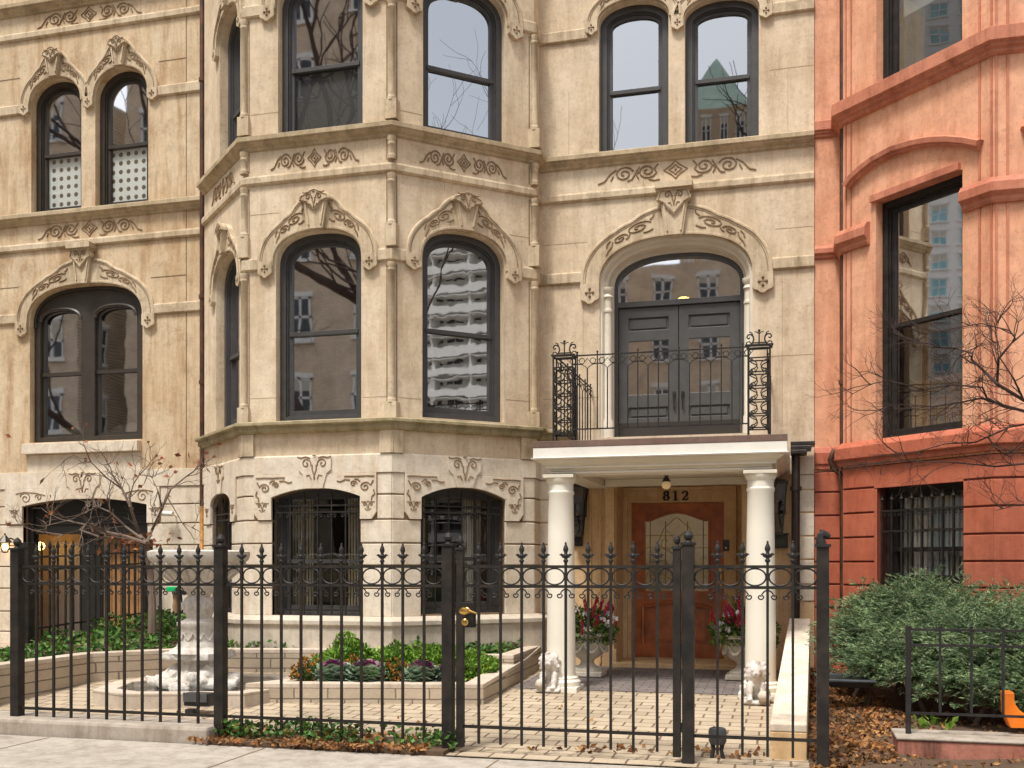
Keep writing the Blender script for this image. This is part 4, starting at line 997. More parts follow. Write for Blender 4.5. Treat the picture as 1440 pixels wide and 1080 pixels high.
inn = [(Q2[0]+.4, 13.0), (Q3[0]+.16, Q3[1]+.36), (SX1-.11, Q3[1]+.36), (SX1-.11, YK-.11), (Q0[0]+.11, YK-.11), (Q0[0]+.11, Y0+.41)]
mb = MB()
for z in (O1[3]-.45, O2[3]-.7, ZTOP-.3): mb.mark(); mb.slab(inn, z, z+.2)
mb.build_each('floor_slab', M['roomdark'], S)
mb = MB(); mb.slab([Q0, Q1, Q2, Q3, Q4, (SX1, YK), (Q0[0], YK)], ZTOP+.1, ZTOP+.3); mb.build('roof', M['base_stone'], S)
zso = oz(1184, 178)
BP = [Q2, Q3, Q4]; FP = [Q0, Q1]
OSILL = [(-.05, 0), (.02, 0), (.05, .02), (.05, .05), (.09, .065), (.09, .09), (.13, .105), (.13, .24), (.02, .27), (-.05, .27)]
mb = MB(); mb.mark().course([(Q2[0], Y0), Q2, Q3, Q4], OSILL, zso); mb.mark().course([Q0, (Q1[0]-.0, Q1[1])], [(p[0]*.45, p[1]*.8) for p in OSILL], zso+.02); mb.build_each('sill_course', M['salmon_dark'], S, bevel=.004)
zib = oz(1184, 357); IMP = [(-.05, 0), (.03, 0), (.05, .03), (.05, .06), (.10, .10), (.10, .19), (.06, .25), (-.05, .28)]
mb = MB(); mb.mark().course([(Q2[0], Y0), Q2, tuple(FO.p(O1[1]-.08, 0)[:2])], IMP, zib); mb.mark().course([tuple(FO.p(O1[2]+.02, 0)[:2]), Q3, tuple(FX.p(.74, 0)[:2])], IMP, zib); mb.mark().course([tuple(FX.p(2.01, 0)[:2]), Q4], IMP, zib); mb.mark().course([Q0, Q1], [(p[0]*.6, p[1]*.6) for p in IMP], zib+.05); mb.build_each('impost_course', M['salmon_dark'], S, bevel=.004)
# segmental hood over the window
hp = []
for x, y in ((1194, 263), (1203, 251), (1217, 238.5), (1232, 227), (1260, 212), (1289, 203.5), (1313, 199.5), (1336, 198.5), (1360, 200.5), (1381, 204.5)): hp.append(FO.px(x, y))
mb = MB(); mb.mould(FO, hp, [(-.05, -.01), (-.05, .05), (-.02, .06), (-.02, .09), (.03, .10), (.05, .06), (.05, -.01)]); mb.build('window_hood', M['salmon_dark'], S)
hp2 = [(.3+2.3*i/14-.02, hp[4][1]+.27-1.05*((i-7)/7)**2*.5) for i in range(15)]
mb = MB(); mb.mould(FX, hp2, [(-.05, -.01), (-.05, .05), (-.02, .06), (-.02, .09), (.03, .10), (.05, .06), (.05, -.01)]); mb.build('window_hood', M['salmon_dark'], S)
mb = MB()
for a0 in (FO.L-.165, FO.L-.03): mb.mark(); mb.fbox(FO, a0, a0+.022, SB+.3, ZTOP, -.05, .014)
for a0 in (.015, .12): mb.mark(); mb.fbox(FX, a0, a0+.022, SB+.3, ZTOP, -.05, .014)
mb.mark(); mb.fbox(FO, .03, .05, SB+.3, ZTOP, -.05, .012); mb.mark(); mb.fbox(FO, .11, .13, SB+.3, ZTOP, -.05, .012); mb.build_each('corner_pilaster', M['salmon_dark'], S)
mb = MB(); mb.fbox(FO, O1[1]-.05, O1[2]-.02, O1[5]-.005, O1[5]+.075, -.12, .05); mb.build('window_lintel', M['salmon_dark'], S, bevel=.004)
WT = [(-.05, 0), (.06, 0), (.06, .05), (.10, .07), (.10, .20), (.02, .27), (-.05, .27)]
mb = MB(); mb.mark().course([(Q2[0], Y0), Q2, Q3, Q4], WT, oz(1188, 656)); mb.mark().course([Q0, Q1], [(p[0]*.4, p[1]) for p in WT], oz(1188, 656)); mb.build_each('water_table', M['brick_red'], S, bevel=.006)
rj = [-.1]+[oz(1210, y) for y in (857, 823, 790, 755.7, 721.5, 687)]+[SB-.0]
lm = MB(); blocks(lm, FO, .0, O0[1]-.04, rj, -.06, .012, .011); blocks(lm, FO, O0[2], FO.L+.004, rj, -.06, .012, .011); lm.mark(); lm.fbox(FO, O0[1]-.04, O0[2], O0[5], SB-.01, -.06, .010); lm.fbox(FO, O0[1]-.04, O0[1], -.1, O0[5]-.002, -.06, .006); blocks(lm, FX, 0, .75, rj, -.06, .012, .011); blocks(lm, FX, 2.0, FX.L, rj, -.06, .012, .011); lm.mark(); lm.fbox(FX, .751, 1.999, O0[5], SB-.01, -.06, .010)
lm.build_each('rusticated_courses', M['brick_red'], S, bevel=.006)
lm = MB(); blocks(lm, FS, 0, FS.L, rj, -.06, .012, .011); lm.build('rusticated_courses', M['brick_red'], S, bevel=.006)
window(S, FO, O2, 'iron', cw=.07, meet=O2[3]+1.6, gl=('glass_low', 'glass_low'), back=[('curtain', 'linen', bk_panel(.80, .97, .02, .98, -.45)), ('screen', 'screen', bk_panel(.12, .80, .03, .4, -.3)), ('blind', 'greycurtain', bk_panel(.1, .8, .4, .5, -.32))])
window(S, FO, O1, 'iron', cw=.07, meet=oz(1292, 445), gl=('glass', 'glass_low'), back=[('shutter_panel', 'oak', bk_panel(.04, .2, .01, .97, -.7)), ('bench_panel', 'oak', bk_panel(.05, .96, .01, .27, -.55)), ('window_mullion', 'oak', bk_panel(.52, .62, .27, .97, -.9)), ('curtain', 'linen', bk_panel(.2, .36, .27, .97, -1.0))])
fo = window(S, FO, O0, 'iron', cw=.05, meet=oz(1294, 772), gl=('glass_dim', 'glass_dim'), depth=-.14, back=[('curtain', 'greycurtain', bk_curtains(.02, -.26))])
for w in (X2, X1, X0): window(S, FX, w, 'iron', cw=.07, meet=w[3]+1.5)
g = MB(); kind, a0, a1, zb, zs, zc = O0
for z in (zs-.26, zb+.62, zb+.05): g.fbox(FO, a0+.012, a1-.012, z-.012, z+.012, -.058, -.038)
for i in range(9):
    a = a0+.03+(a1-a0-.06)*i/8; g.fbox(FO, a-.010, a+.010, zb+.03, zs-.14, -.056, -.039)
    g.tube([FO.p(a, zs-.15, -.048), FO.p(a, zs-.13, -.048), FO.p(a, zs-.11, -.048), FO.p(a, zs-.04, -.048)], [.008, .024, .016, .002], 6)
    if i < 8:
        b = (a1-a0-.06)/8
        for s in (-1, 1): g.tube([FO.p(a+b*.5+s*(b*.44-u), zs-.275-v, -.048) for u, v in spiral(.026, .03, .026, 1.1, PI, 1)], .005, 5)
g.build('security_grille', M['iron'], S)

# ---------------------------------------------------------------- drainpipes
def pipe(label, mat, pts, r=.035, kinks=(), hop=None, extra=None):
    p0 = pts[-1]; t = thing('drainpipe', label, 'drainpipe', (p0[0], p0[1], max(.1, p0[2])))
    MB().tube(pts, r, 10).build('pipe', M[mat], t, smooth=True)
    if extra: MB().tube(extra[1], r, 10).build('lower_pipe', M[extra[0]], t, smooth=True)
    b = MB()
    for z in kinks: b.mark(); b.lathe([(r*1.35, z), (r*1.35, z+.05)], (p0[0], p0[1], 0), 10); b.box(p0[0]-.01, p0[0]+.01, p0[1], p0[1]+.12, z+.01, z+.035)
    if kinks: b.build_each('bracket', M[mat], t)
    if hop: hop(t)
pp = onY(284.5, 600, 12.98); zr = onY(284, 712, 12.98).z
pipe('slim brown drainpipe with rusty orange foot in the corner between the two stone houses', 'copper', [(pp.x, 12.98, 9.9), (pp.x, 12.98, zr)], .036, [onY(284, y, 12.98).z for y in (115, 420, 540)], None, ('rustpipe', [(pp.x, 12.98, zr), (pp.x, 12.98, 1.65), (pp.x, 12.9, 1.55)]))
dp = onY(1119, 700, 13.0)
def hopper(t):
    z = onY(1125, 628, 13.0).z; mb = MB()
    for z0, z1, w in ((z, z+.05, .22), (z-.05, z, .18), (z-.10, z-.05, .13)): mb.box(dp.x-.06, dp.x+w, 12.86, 13.14, z0, z1)
    mb.build('rain_head', M['darkpipe'], t, bevel=.008)
pipe('dark bronze downspout with rain head beside the white porch columns', 'darkpipe', [(dp.x, 13.0, onY(1119, 632, 13).z), (dp.x, 13.0, .25)], .05, [onY(1119, y, 13.).z for y in (690, 800)], hopper)
op = onY(1185, 600, 12.95); zq = onY(1185, 646, 12.95).z
pipe('thin dark drainpipe with curled bend on the salmon painted wall', 'copper', [(op.x, 12.97, 9.9), (op.x, 12.97, zq+.16), (op.x-.10, 12.95, zq+.1), (op.x-.14, 12.95, zq), (op.x-.11, 12.95, zq-.1), (op.x, 12.96, zq-.2), (op.x, 12.97, .3)], .034, [onY(1185, y, 12.95).z for y in (168, 350, 540)])
# ---------------------------------------------------------------- portico with balcony
YP = 11.12                                   # column centre line
PX0 = onY(748, 700, 10.9).x; PX1 = onY(1111, 700, 10.9).x
cl = onY(789, 800, YP).x; cr = onY(1069.5, 800, YP).x
zt = onY(935, 614.5, 10.9).z; zw = onY(935, 624, 10.9).z; zc = onY(935, 641, 10.9).z; zs = onY(935, 663, 10.92).z; zcap = onY(790, 667, YP-.15).z
print('PORTICO', PX0, PX1, cl, cr, zt, zw, zc, zs, zcap)
T = thing('porch_portico', 'cream entrance porch with two round columns carrying a white balcony roof', 'porch', ((PX0+PX1)/2, YP, gz(-1.3, YP)))
def ring3(x0, x1, yf): return [(x0, Y0-.01), (x0, yf), (x1, yf), (x1, Y0-.01)]
XL, XR2, YF = PX0+.19, PX1-.215, 11.16
RNG = ring3(XL, XR2, YF-.02)
prof = [(-.2, 0), (0, 0), (.0, .02), (.02, .03), (.02, .075), (.05, .10), (.05, .125), (.10, .16), (.14, .20), (.155, .205)]
hh = zc-zs
cp = [(-.25, 0), (.0, 0), (.0, hh*.10), (.02, hh*.14), (.02, hh*.26), (.035, hh*.30), (.035, hh*.46), (.055, hh*.54), (.085, hh*.60), (.085, hh*.68), (.11, hh*.74), (.15, hh*.92), (.17, hh), (-.25, hh)]
MB().course(RNG, cp, zs).build('entablature', M['cream'], T, bevel=.004)
for z0, o0 in ((zs+.018, .015), (zs+hh*.46, .06)):
    MB().course(RNG, [(-.03, 0), (o0+.012, 0), (o0+.02, .008), (o0+.02, .016), (o0+.012, .022), (-.03, .022)], z0).build('white_fillet', M['white'], T)
mb = MB(); mb.course(RNG, [(-.25, 0), (.205, 0), (.215, .015), (.19, .02), (.19, zw-zc), (-.25, zw-zc)], zc+.001); mb.build('cornice', M['white'], T, bevel=.003)
MB().box(XL-.19, XR2+.19, YF-.215, Y0-.02, zw+.002, zt).build('roof_slab', M['slabedge'], T, bevel=.004)
mb = MB(); mb.box(XL+.1, XR2-.1, YF+.2, Y0-.03, zs+.09, zs+.13); mb.box(XL+.26, XR2-.26, Y0-.35, Y0-.2, zs+.003, zs+.088); mb.build('ceiling', M['cream'], T, bevel=.004)
for x in (cl, cr):
    g = gz(x, YP); mb = MB(); r0 = .156; r1 = .134
    mb.lathe([(r0*1.33, g+.05), (r0*1.36, g+.07), (r0*1.36, g+.10), (r0*1.2, g+.125), (r0*1.2, g+.14), (r0*1.02, g+.16), (r0, g+.2)]+[(r0-(r0-r1)*f**1.6, g+.2+(zs-.22-g-.2)*f) for f in (.2, .4, .6, .8, 1)]+[(r1*1.07, zs-.20), (r1*1.07, zs-.18), (r1, zs-.17), (r1, zs-.10), (r1*1.08, zs-.09), (r1*1.2, zs-.05), (r1*1.2, zs-.036)], (x, YP, 0), 32)
    co = mb.build('column', M['column'], T, smooth=True)
    mb = MB(); mb.box(x-.215, x+.215, YP-.215, YP+.215, g-.05, g+.052); mb.build('plinth', M['column'], co, bevel=.006)
    mb = MB(); mb.box(x-.168, x+.168, YP-.165, YP+.165, zs-.037, zs-.001); mb.build('abacus', M['cream'], co, bevel=.004)
t = thing('porch_lamp', 'bronze porch ceiling lamp with amber glass globe above the wooden door', 'lamp', (0, 0, 0))
q = onY(937, 662, 11.75); t.location = (q.x, 11.75, zs)
mb = MB(); ztp = zs+.085; mb.lathe([(.10, ztp), (.10, ztp-.012), (.05, ztp-.04), (.03, ztp-.05), (.02, ztp-.08), (.035, ztp-.09), (.035, ztp-.105), (.048, ztp-.115), (.048, ztp-.125)], (q.x, 11.75, 0), 16); mb.build('canopy', M['sconce'], t, smooth=True)
mb = MB(); mb.ball((q.x, 11.75, ztp-.162), .052, 1, 1, .95, 16, 10); mb.build('glass_globe', M['bulb'], t, smooth=True)

# balcony railing: two lattice corner boxes with scroll crests, front and side railings
B = thing('balcony_railing', 'black wrought iron balcony railing with lattice corner posts and scroll crests on the porch roof', 'railing', ((PX0+PX1)/2, YF-.05, zt))
YR = 11.09; zb = zt+.01
def bx(x): return onY(x, 550, YR).x
zr = onY(920, 494, YR).z; zr0 = onY(920, 600, YR).z
bl0, bl1, br0, br1 = bx(778), bx(805), bx(1052), bx(1082.5); dep = .17
def box_post(x0, x1, label=None):
    m = MB(); y0, y1 = YR, YR+dep; zz0, zz1 = zb+.05, zr
    for x in (x0, x1):
        for y in (y0, y1): m.tube([(x, y, zb-.005), (x, y, zz1)], .011, 4)
    for z in (zz0+.03, zz1, zz1-.12): m.tube([(x0, y0, z), (x1, y0, z), (x1, y1, z), (x0, y1, z)], .009, 4, closed=True)
    n = 5; h = (zz1-.12-zz0-.03)/n
    for f in ((x0, y0, x1, y0), (x1, y0, x1, y1), (x0, y0, x0, y1), (x0, y1, x1, y1)):
        for i in range(n):
            z = zz0+.03+h*i
            P = lambda u, v: (f[0]+(f[2]-f[0])*u, f[1]+(f[3]-f[1])*u, z+h*v)
            for s in (0, 1):
                m.tube([P(abs(s-u), v) for u, v in ((.04, .0), (.12, .12), (.36, .3), (.42, .5), (.36, .7), (.12, .88), (.04, 1))], .0075, 4)
                m.tube([P(abs(s-u), v) for u, v in spiral(.2, .12, .13, 1., 0, 1, 8)], .006, 4)
            m.tube([P(0, 1), P(1, 1)], .008, 4)
    m.build('lattice_post', M['iron'], B)
    c = MB(); cx = (x0+x1)/2; cy = (y0+y1)/2; w = (x1-x0)
    c.tube([(x0-.02, y0, zz1+.012), (x1+.02, y0, zz1+.012), (x1+.02, y1, zz1+.012), (x0-.02, y1, zz1+.012)], .012, 4, closed=True)
    c.tube([(x0+.04, cy, zz1+.05), (x1-.04, cy, zz1+.05)], .009, 4)
    for s in (-1, 1):
        pts = [(.10, .0), (.13, .02)]+[(.045, .05), (.05, .1), (.085, .135)]
        c.tube([(cx+s*u, cy, zz1+v) for u, v in [(.14, .035), (.13, .012), (.105, .012), (.075, .04), (.055, .08), (.06, .115), (.085, .14), (.115, .135), (.125, .11), (.11, .095), (.095, .105)]], .0085, 5)
        c.tube([(cx+s*u, cy, zz1+v) for u, v in [(.075, .04), (.1, .065), (.125, .06), (.13, .04)]], .007, 5)
        c.tube([(cx+s*u, cy, zz1+v) for u, v in [(0, .14), (.02, .16), (.045, .165)]], .006, 5)
        c.tube([(cx+s*u, cy, zz1+v) for u, v in [(.06, .115), (.075, .155), (.1, .165)]], .006, 5)
    c.tube([(cx, cy, zz1+.03), (cx, cy, zz1+.165)], .007, 5); c.ball((cx, cy, zz1+.175), .015)
    c.build('scroll_crest', M['iron'], B)
box_post(bl0, bl1); box_post(br0, br1)
def rail_run(p0, p1, n, name):
    p0, p1 = Vector(p0), Vector(p1); d = p1-p0; m = MB(); ps = MB(); sc = MB()
    P = lambda f, z: (p0.x+d.x*f, p0.y+d.y*f, z)
    m.tube([P(0, zr-.005), P(1, zr-.005)], .010, 4); m.tube([P(0, zr0), P(1, zr0)], .010, 4); m.build('rail', M['iron'], B)
    for i in range(n):
        f = (i+.5)/n
        if i % 2 == 0:
            ps.tube([P(f, zr0), P(f, zr+.03)], .0085, 4); ps.ball(P(f, zr+.03), .012, n=6, m=4)
            for s in (-1, 1):
                sc.tube([P(f+s*u/n, v) for u, v in [(.12, zr-.05)]+[(.45+.28*cos(a), zr-.065+.03*sin(a)) for a in [PI-1.1*2*PI*k/12 for k in range(13)]]], .005, 4)
                sc.tube([P(f+s*u/n, v) for u, v in [(0, zr-.09), (.4, zr-.1), (.8, zr-.125), (1., zr-.15)]], .005, 4)
                sc.tube([P(f+s*u/n, v) for u, v in [(0.02, zr-.1), (.5, zr-.105), (1., zr-.04)]], .004, 4)
        else:
            ps.tube([P(f, zr0), P(f, zr-.15)], .0085, 4)
    ps.build('baluster', M['iron'], B); sc.build('scrollwork', M['iron'], B)
rail_run((bl1, YR, 0), (br0, YR, 0), 17, 'front')
rail_run((bl0+.03, YR+dep, 0), (bl0+.03, Y0-.01, 0), 11, 'side'); rail_run((br1-.03, YR+dep, 0), (br1-.03, Y0-.01, 0), 11, 'side')

# wall fittings by the door
def sconce(label, x, y, Yw):
    q = onY(x, y, Yw-.12); t = thing('wall_lantern', label, 'lantern', tuple(q), 'bronze lanterns beside the wooden door'); mb = MB(); g = MB()
    X, Z = q.x, q.z; H2 = .32
    for sx in (-1, 1):
        for sy in (-1, 1): mb.tube([(X+sx*.06, q.y+sy*.06, Z-H2), (X+sx*.11, q.y+sy*.11, Z+H2*.85)], .012, 4)
    mb.box(X-.13, X+.13, q.y-.13, q.y+.115, Z+H2*.85, Z+H2*.93); mb.box(X-.10, X+.10, q.y-.10, q.y+.10, Z+H2*.93, Z+H2); mb.box(X-.065, X+.065, q.y-.065, q.y+.065, Z-H2-.03, Z-H2); mb.box(X-.10, X+.10, q.y+.05, q.y+.12, Z-H2*.3, Z+H2*.3)
    mb.build('lantern_cage', M['sconce'], t)
    g.add([(X+sx*(.055 if lo else .104), q.y+sy*(.055 if lo else .104), Z-H2+.01 if lo else Z+H2*.84) for lo in (1, 0) for sx, sy in ((-1, -1), (1, -1), (1, 1), (-1, 1))], [(0, 1, 5, 4), (1, 2, 6, 5), (2, 3, 7, 6), (3, 0, 4, 7)]); g.build('lantern_glass', M['sconceglass'], t)
    b = MB(); b.lathe([(.02, Z-.08), (.022, Z+.02), (.012, Z+.05), (.003, Z+.07)], (X, q.y, 0), 8); b.build('candle_bulb', M['fl_white'], t)
sconce('tapered bronze lantern on the wall just right of the left porch column', 812, 716, Y0)
sconce('tapered bronze lantern on the wall between the right porch column and the dark downspout', 1093, 712, Y0)
def plaque(name, label, cat, x0, x1, y0, y1, dpt, mat):
    a = onY(x0, y0, Y0); b = onY(x1, y1, Y0); t = thing(name, label, cat, (a.x, Y0, b.z)); mb = MB(); mb.box(a.x, b.x, Y0-dpt, Y0-.002, b.z, a.z); mb.build('box_body', M[mat], t, bevel=.006)
    mb = MB(); mb.box(a.x+.02, b.x-.02, Y0-dpt-.006, Y0-dpt+.002, b.z+.03, a.z-.05); mb.build('front_panel', M['sconce'], t); mb = MB(); mb.box(a.x-.012, b.x+.012, Y0-dpt-.015, Y0-.003, a.z, a.z+.015); mb.build('lid', M[mat], t)
plaque('mailbox', 'dark square mailbox on the wall right of the right porch column', 'mailbox', 1086, 1108, 752, 771, .10, 'plaque')
plaque('wall_plaque', 'dark metal plaque on the wall just right of the left porch column, under the lantern', 'plaque', 795, 820, 754, 768, .03, 'plaque')
q = onY(1021, 767, Y0-.05); t = thing('door_intercom', 'small black intercom panel beside the wooden front door', 'intercom', tuple(q)); mb = MB(); mb.box(q.x-.04, q.x+.04, Y0-.075, Y0-.002, q.z-.07, q.z+.07); mb.build('intercom_box', M['plaque'], t, bevel=.004); mb = MB(); mb.ball((q.x, Y0-.076, q.z-.03), .012, 1, .4, 1); mb.build('push_button', M['brass'], t)
q = onY(238, 722, Y0-.1); t = thing('security_camera', 'small white security camera on the 810 wall near the drainpipe', 'camera', tuple(q)); mb = MB(); mb.tube([(q.x-.09, q.y-.05, q.z), (q.x+.09, q.y-.05, q.z-.01)], .035, 10); mb.build('camera_body', M['white'], t, smooth=True); mb = MB(); mb.tube([(q.x+.05, q.y-.05, q.z), (q.x+.05, Y0, q.z-.04)], .012); mb.build('camera_bracket', M['white'], t)

# ---------------------------------------------------------------- street fence and gate
YFN = 7.75
fx = lambda x: onY(x, 800, YFN).x
RT, RM, RB = 1.440, 1.290, .205
def rod(z0, z1, r=.0095): return MB().box(-r, r, -r, r, z0, z1)
pk = rod(.0, 1.505); pkm = pk.build('picket', M['iron'], None).data
fm = MB(); z = 1.47
fm.lathe([(.011, z), (.019, z+.008), (.019, z+.018), (.012, z+.026), (.012, z+.036), (.020, z+.05), (.022, z+.055), (.013, z+.068), (.012, z+.075), (.021, z+.095), (.018, z+.115), (.010, z+.132), (.007, z+.142), (.009, z+.148), (.002, z+.158)], (0, 0, 0), 10)
for s in (-1, 1):
    fm.tube([(s*u, 0, z+.055+v) for u, v in ((.008, -.012), (.022, -.004), (.034, .006), (.05, .004))], [.013, .013, .010, .002], 6)
fmm = fm.build('finial', M['iron2'], None, smooth=True).data
for n in ('picket', 'finial'): bpy.data.objects.remove(bpy.data.objects[n])
def inst(name, me, parent, loc):
    o = bpy.data.objects.new(name, me); COL.objects.link(o); o.parent = parent; o.location = Vector(loc)-root_of(parent); return o
def circ(w):
    m = MB(); m.tube([(w*cos(t), 0, .0615*sin(t)) for t in [2*PI*i/24 for i in range(24)]], .0065, 5, closed=True); o = m.build('ring', M['iron'], None); d = o.data; bpy.data.objects.remove(o); return d
sm = MB()
for s in (-1, 1): sm.tube([(s*(.008+u), 0, v) for u, v in [(.0, .035), (.02, .022), (.033, .004)]+[(.036+.02*cos(a)-.004, -.012+.02*sin(a)) for a in [PI*.6-1.25*2*PI*k/14+PI*1.0 for k in range(0)]]+spiral(.042, -.012, .024, 1.0, PI, 1, 10)], .0055, 5)
o = sm.build('scroll', M['iron'], None); smm = o.data; bpy.data.objects.remove(o)
rings = {}
def panel(root, xs, x0, x1, zbots, rails=True):
    xs = [fx(x) for x in xs]; x0 = fx(x0); x1 = fx(x1)
    for nme, z, r in (('rail', RT, .011), ('rail', RM, .011), ('rail', RB, .012)):
        MB().box(x0, x1, YFN-.008, YFN+.008, z-r, z+r).build(nme, M['iron'], root)
    edges = [x0]+xs+[x1]
    for i, x in enumerate(xs):
        zb = zbots(x); p = inst('picket', pkm, root, (x, YFN, zb)); p.scale = (1, 1, (1.505-zb)/1.505)
        # finial keeps its own height
        f = bpy.data.objects.new('finial', fmm); COL.objects.link(f); f.parent = p; s = (1.505-zb)/1.505; f.scale = (1, 1, 1/s); f.location = (0, 0, -zb/s)
        inst('scroll', smm, root, (x, YFN, RM-.055))
    for i in range(len(edges)-1):
        g = (edges[i+1]-edges[i])
        if g < .09: continue
        w = round(min(.078, g/2-.010), 3)
        if w not in rings: rings[w] = circ(w)
        inst('ring', rings[w], root, ((edges[i]+edges[i+1])/2, YFN, (RT+RM)/2))
def post(root, x, w, z0, z1, cap='knob', name='post'):
    X = fx(x); m = MB(); m.box(X-w/2, X+w/2, YFN-w/2, YFN+w/2, z0, z1); p = m.build(name, M['iron'], root, bevel=.003)
    c = MB(); c.box(X-w*.62, X+w*.62, YFN-w*.62, YFN+w*.62, z1, z1+.018); k = w*.5
    c.lathe([(k*.7, z1+.017), (k*.5, z1+.03), (k*.45, z1+.035), (k*.75, z1+.05), (k*.85, z1+.07), (k*.6, z1+.092), (k*.2, z1+.105), (.002, z1+.11)], (X, YFN, 0), 12); c.build('post_cap', M['iron2'], p)
    return p
F1 = thing('iron_fence', 'tall black iron street fence with spear finials and rings, left of the gate', 'fence', (fx(310), YFN, 0))
panel(F1, [51.4, 75.6, 100, 124.4, 150, 175, 200, 225.6, 252, 278.6], 30, 304, lambda x: .135)
panel(F1, [340, 368, 395.6, 423.3, 451.4, 480.3, 508.3, 537.5, 566.4, 596.4], 317, 624, lambda x: .075)
post(F1, 24.5, .085, .1, 1.585); post(F1, 310.5, .085, -.03, 1.60); post(F1, 630.5, .085, -.01, 1.60)
F2 = thing('iron_fence', 'short black iron fence panel with four pickets right of the gate', 'fence', (fx(1060), YFN, 0))
panel(F2, [1009, 1044, 1079.4, 1115], 975, 1152, lambda x: .075)
post(F2, 968, .085, -.03, 1.60); ep = post(F2, 1157, .085, -.05, 1.58)
bpy.data.objects.remove([o for o in ep.children][0]); X = fx(1157); m = MB(); m.box(X-.055, X+.055, YFN-.055, YFN+.055, 1.58, 1.6)
m.tube([(X-.01, YFN, 1.598), (X-.015, YFN, 1.63), (X-.012, YFN, 1.66), (X+.005, YFN, 1.675), (X+.03, YFN, 1.662), (X+.05, YFN, 1.65)], [.04, .034, .032, .03, .024, .014], 8); m.ball((X-.01, YFN, 1.695), .012); m.build('animal_head_cap', M['iron2'], ep, smooth=True)
# animal-like finial on the end post
G = thing('iron_gate', 'black iron gate with brass knob and lock box between two fence posts', 'gate', (fx(648), YFN, 0))
panel(G, [673.3, 703.9, 733.6, 764.4, 795.6, 827, 858.9, 890.6, 924.2], 652, 948, lambda x: .075)
post(G, 647.5, .056, .045, 1.57, name='gate_stile'); post(G, 952, .056, .045, 1.57, name='gate_stile')
x0, x1 = fx(640), fx(668); lb = MB(); z0, z1 = onY(650, 882, YFN).z, onY(650, 847, YFN).z
lb.box(x0+.03, x1, YFN-.03, YFN+.03, z0, z1); lo = lb.build('lock_box', M['iron'], G, bevel=.003)
k = onY(654, 859, YFN-.06); kb = MB(); kb.lathe([(.028, 0), (.03, .005), (.02, .012), (.012, .02), (.012, .04), (.03, .05), (.036, .062), (.03, .075), (.012, .08)], (0, 0, 0), 16)
for i, v in enumerate(kb.v): kb.v[i] = Vector((k.x+v.x*1.15, YFN-.03-v.z, k.z+v.y*.85))
kb.tube([(k.x, YFN-.07, k.z), (k.x+.05, YFN-.075, k.z-.004), (k.x+.095, YFN-.07, k.z-.02)], [.013, .010, .007], 7)
kb.build('door_knob', M['brass'], lo, smooth=True)
k = onY(654, 875, YFN-.03); kb = MB(); kb.lathe([(.026, 0), (.027, .006), (.018, .012), (.016, .02), (.004, .021)], (0, 0, 0), 16)
for i, v in enumerate(kb.v): kb.v[i] = Vector((k.x+v.x, YFN-.03-v.z, k.z+v.y))
kb.build('deadbolt', M['brass'], lo, smooth=True)
hg = MB()
for z in (1.45, .84, .26): hg.box(fx(953), fx(966), YFN-.018, YFN+.018, z-.035, z+.035)
hg.build('hinge', M['iron2'], G)

# ---------------------------------------------------------------- ground
MB().slab([(-300, -300), (300, -300), (300, 300), (-300, 300)], -.6, -.25).build('ground', M['soil'], None)['kind'] = 'structure'
MB().slab([(-60, -12), (60, -12), (60, 1.2), (-60, 1.2)], -.245, -.15).build('road', M['asphalt'], None)['kind'] = 'structure'
MB().slab([(-60, 1.2), (60, 1.2), (60, 7.56), (-60, 7.56)], -.24, 0).build('sidewalk', M['sidewalk'], None, bevel=.01)['kind'] = 'structure'
jm = MB()
for x in (onY(1090, 800, 7.2).x+0, onZ(330, 1067, 0).x, onZ(693, 1074, 0).x, -9.0, onZ(40, 1044, 0).x, .9, 2.6): jm.box(x-.006, x+.006, 2.5, 7.52, .0005, .003)
jm.build('sidewalk_joint', M['joint'], None)['kind'] = 'structure'
def sheet(x0, x1, y0, y1, nx, ny, fz, name, mat, rag=0):
    m = MB(); r = random.Random(5)
    vs = [(x0+(x1-x0)*i/nx, y0+(y1-y0)*j/ny) for j in range(ny+1) for i in range(nx+1)]
    m.add([(x, y, fz(x, y)) for x, y in vs], [(j*(nx+1)+i, j*(nx+1)+i+1, (j+1)*(nx+1)+i+1, (j+1)*(nx+1)+i) for j in range(ny) for i in range(nx)])
    o = m.build(name, M[mat], None, smooth=True, fix=False); o['kind'] = 'structure'; return o
sheet(-14, .12, 7.58, 13.3, 40, 30, lambda x, y: gz(x, y)+.004, 'courtyard_paving', 'pavers')
sheet(-2.95, -.12, 11.08, 13.2, 6, 6, lambda x, y: gz(x, y)+.010, 'porch_paving', 'pavers_grey')
hash2 = lambda x, y: (sin(x*12.9+y*78.2)*43758.5) % 1
sheet(.12, 12, 7.56, 13.2, 60, 40, lambda x, y: .03+.035*(y-7.6)+.02*sin(x*5.1+y*3)+.015*sin(y*8-x*3), 'soil_bed', 'soil')

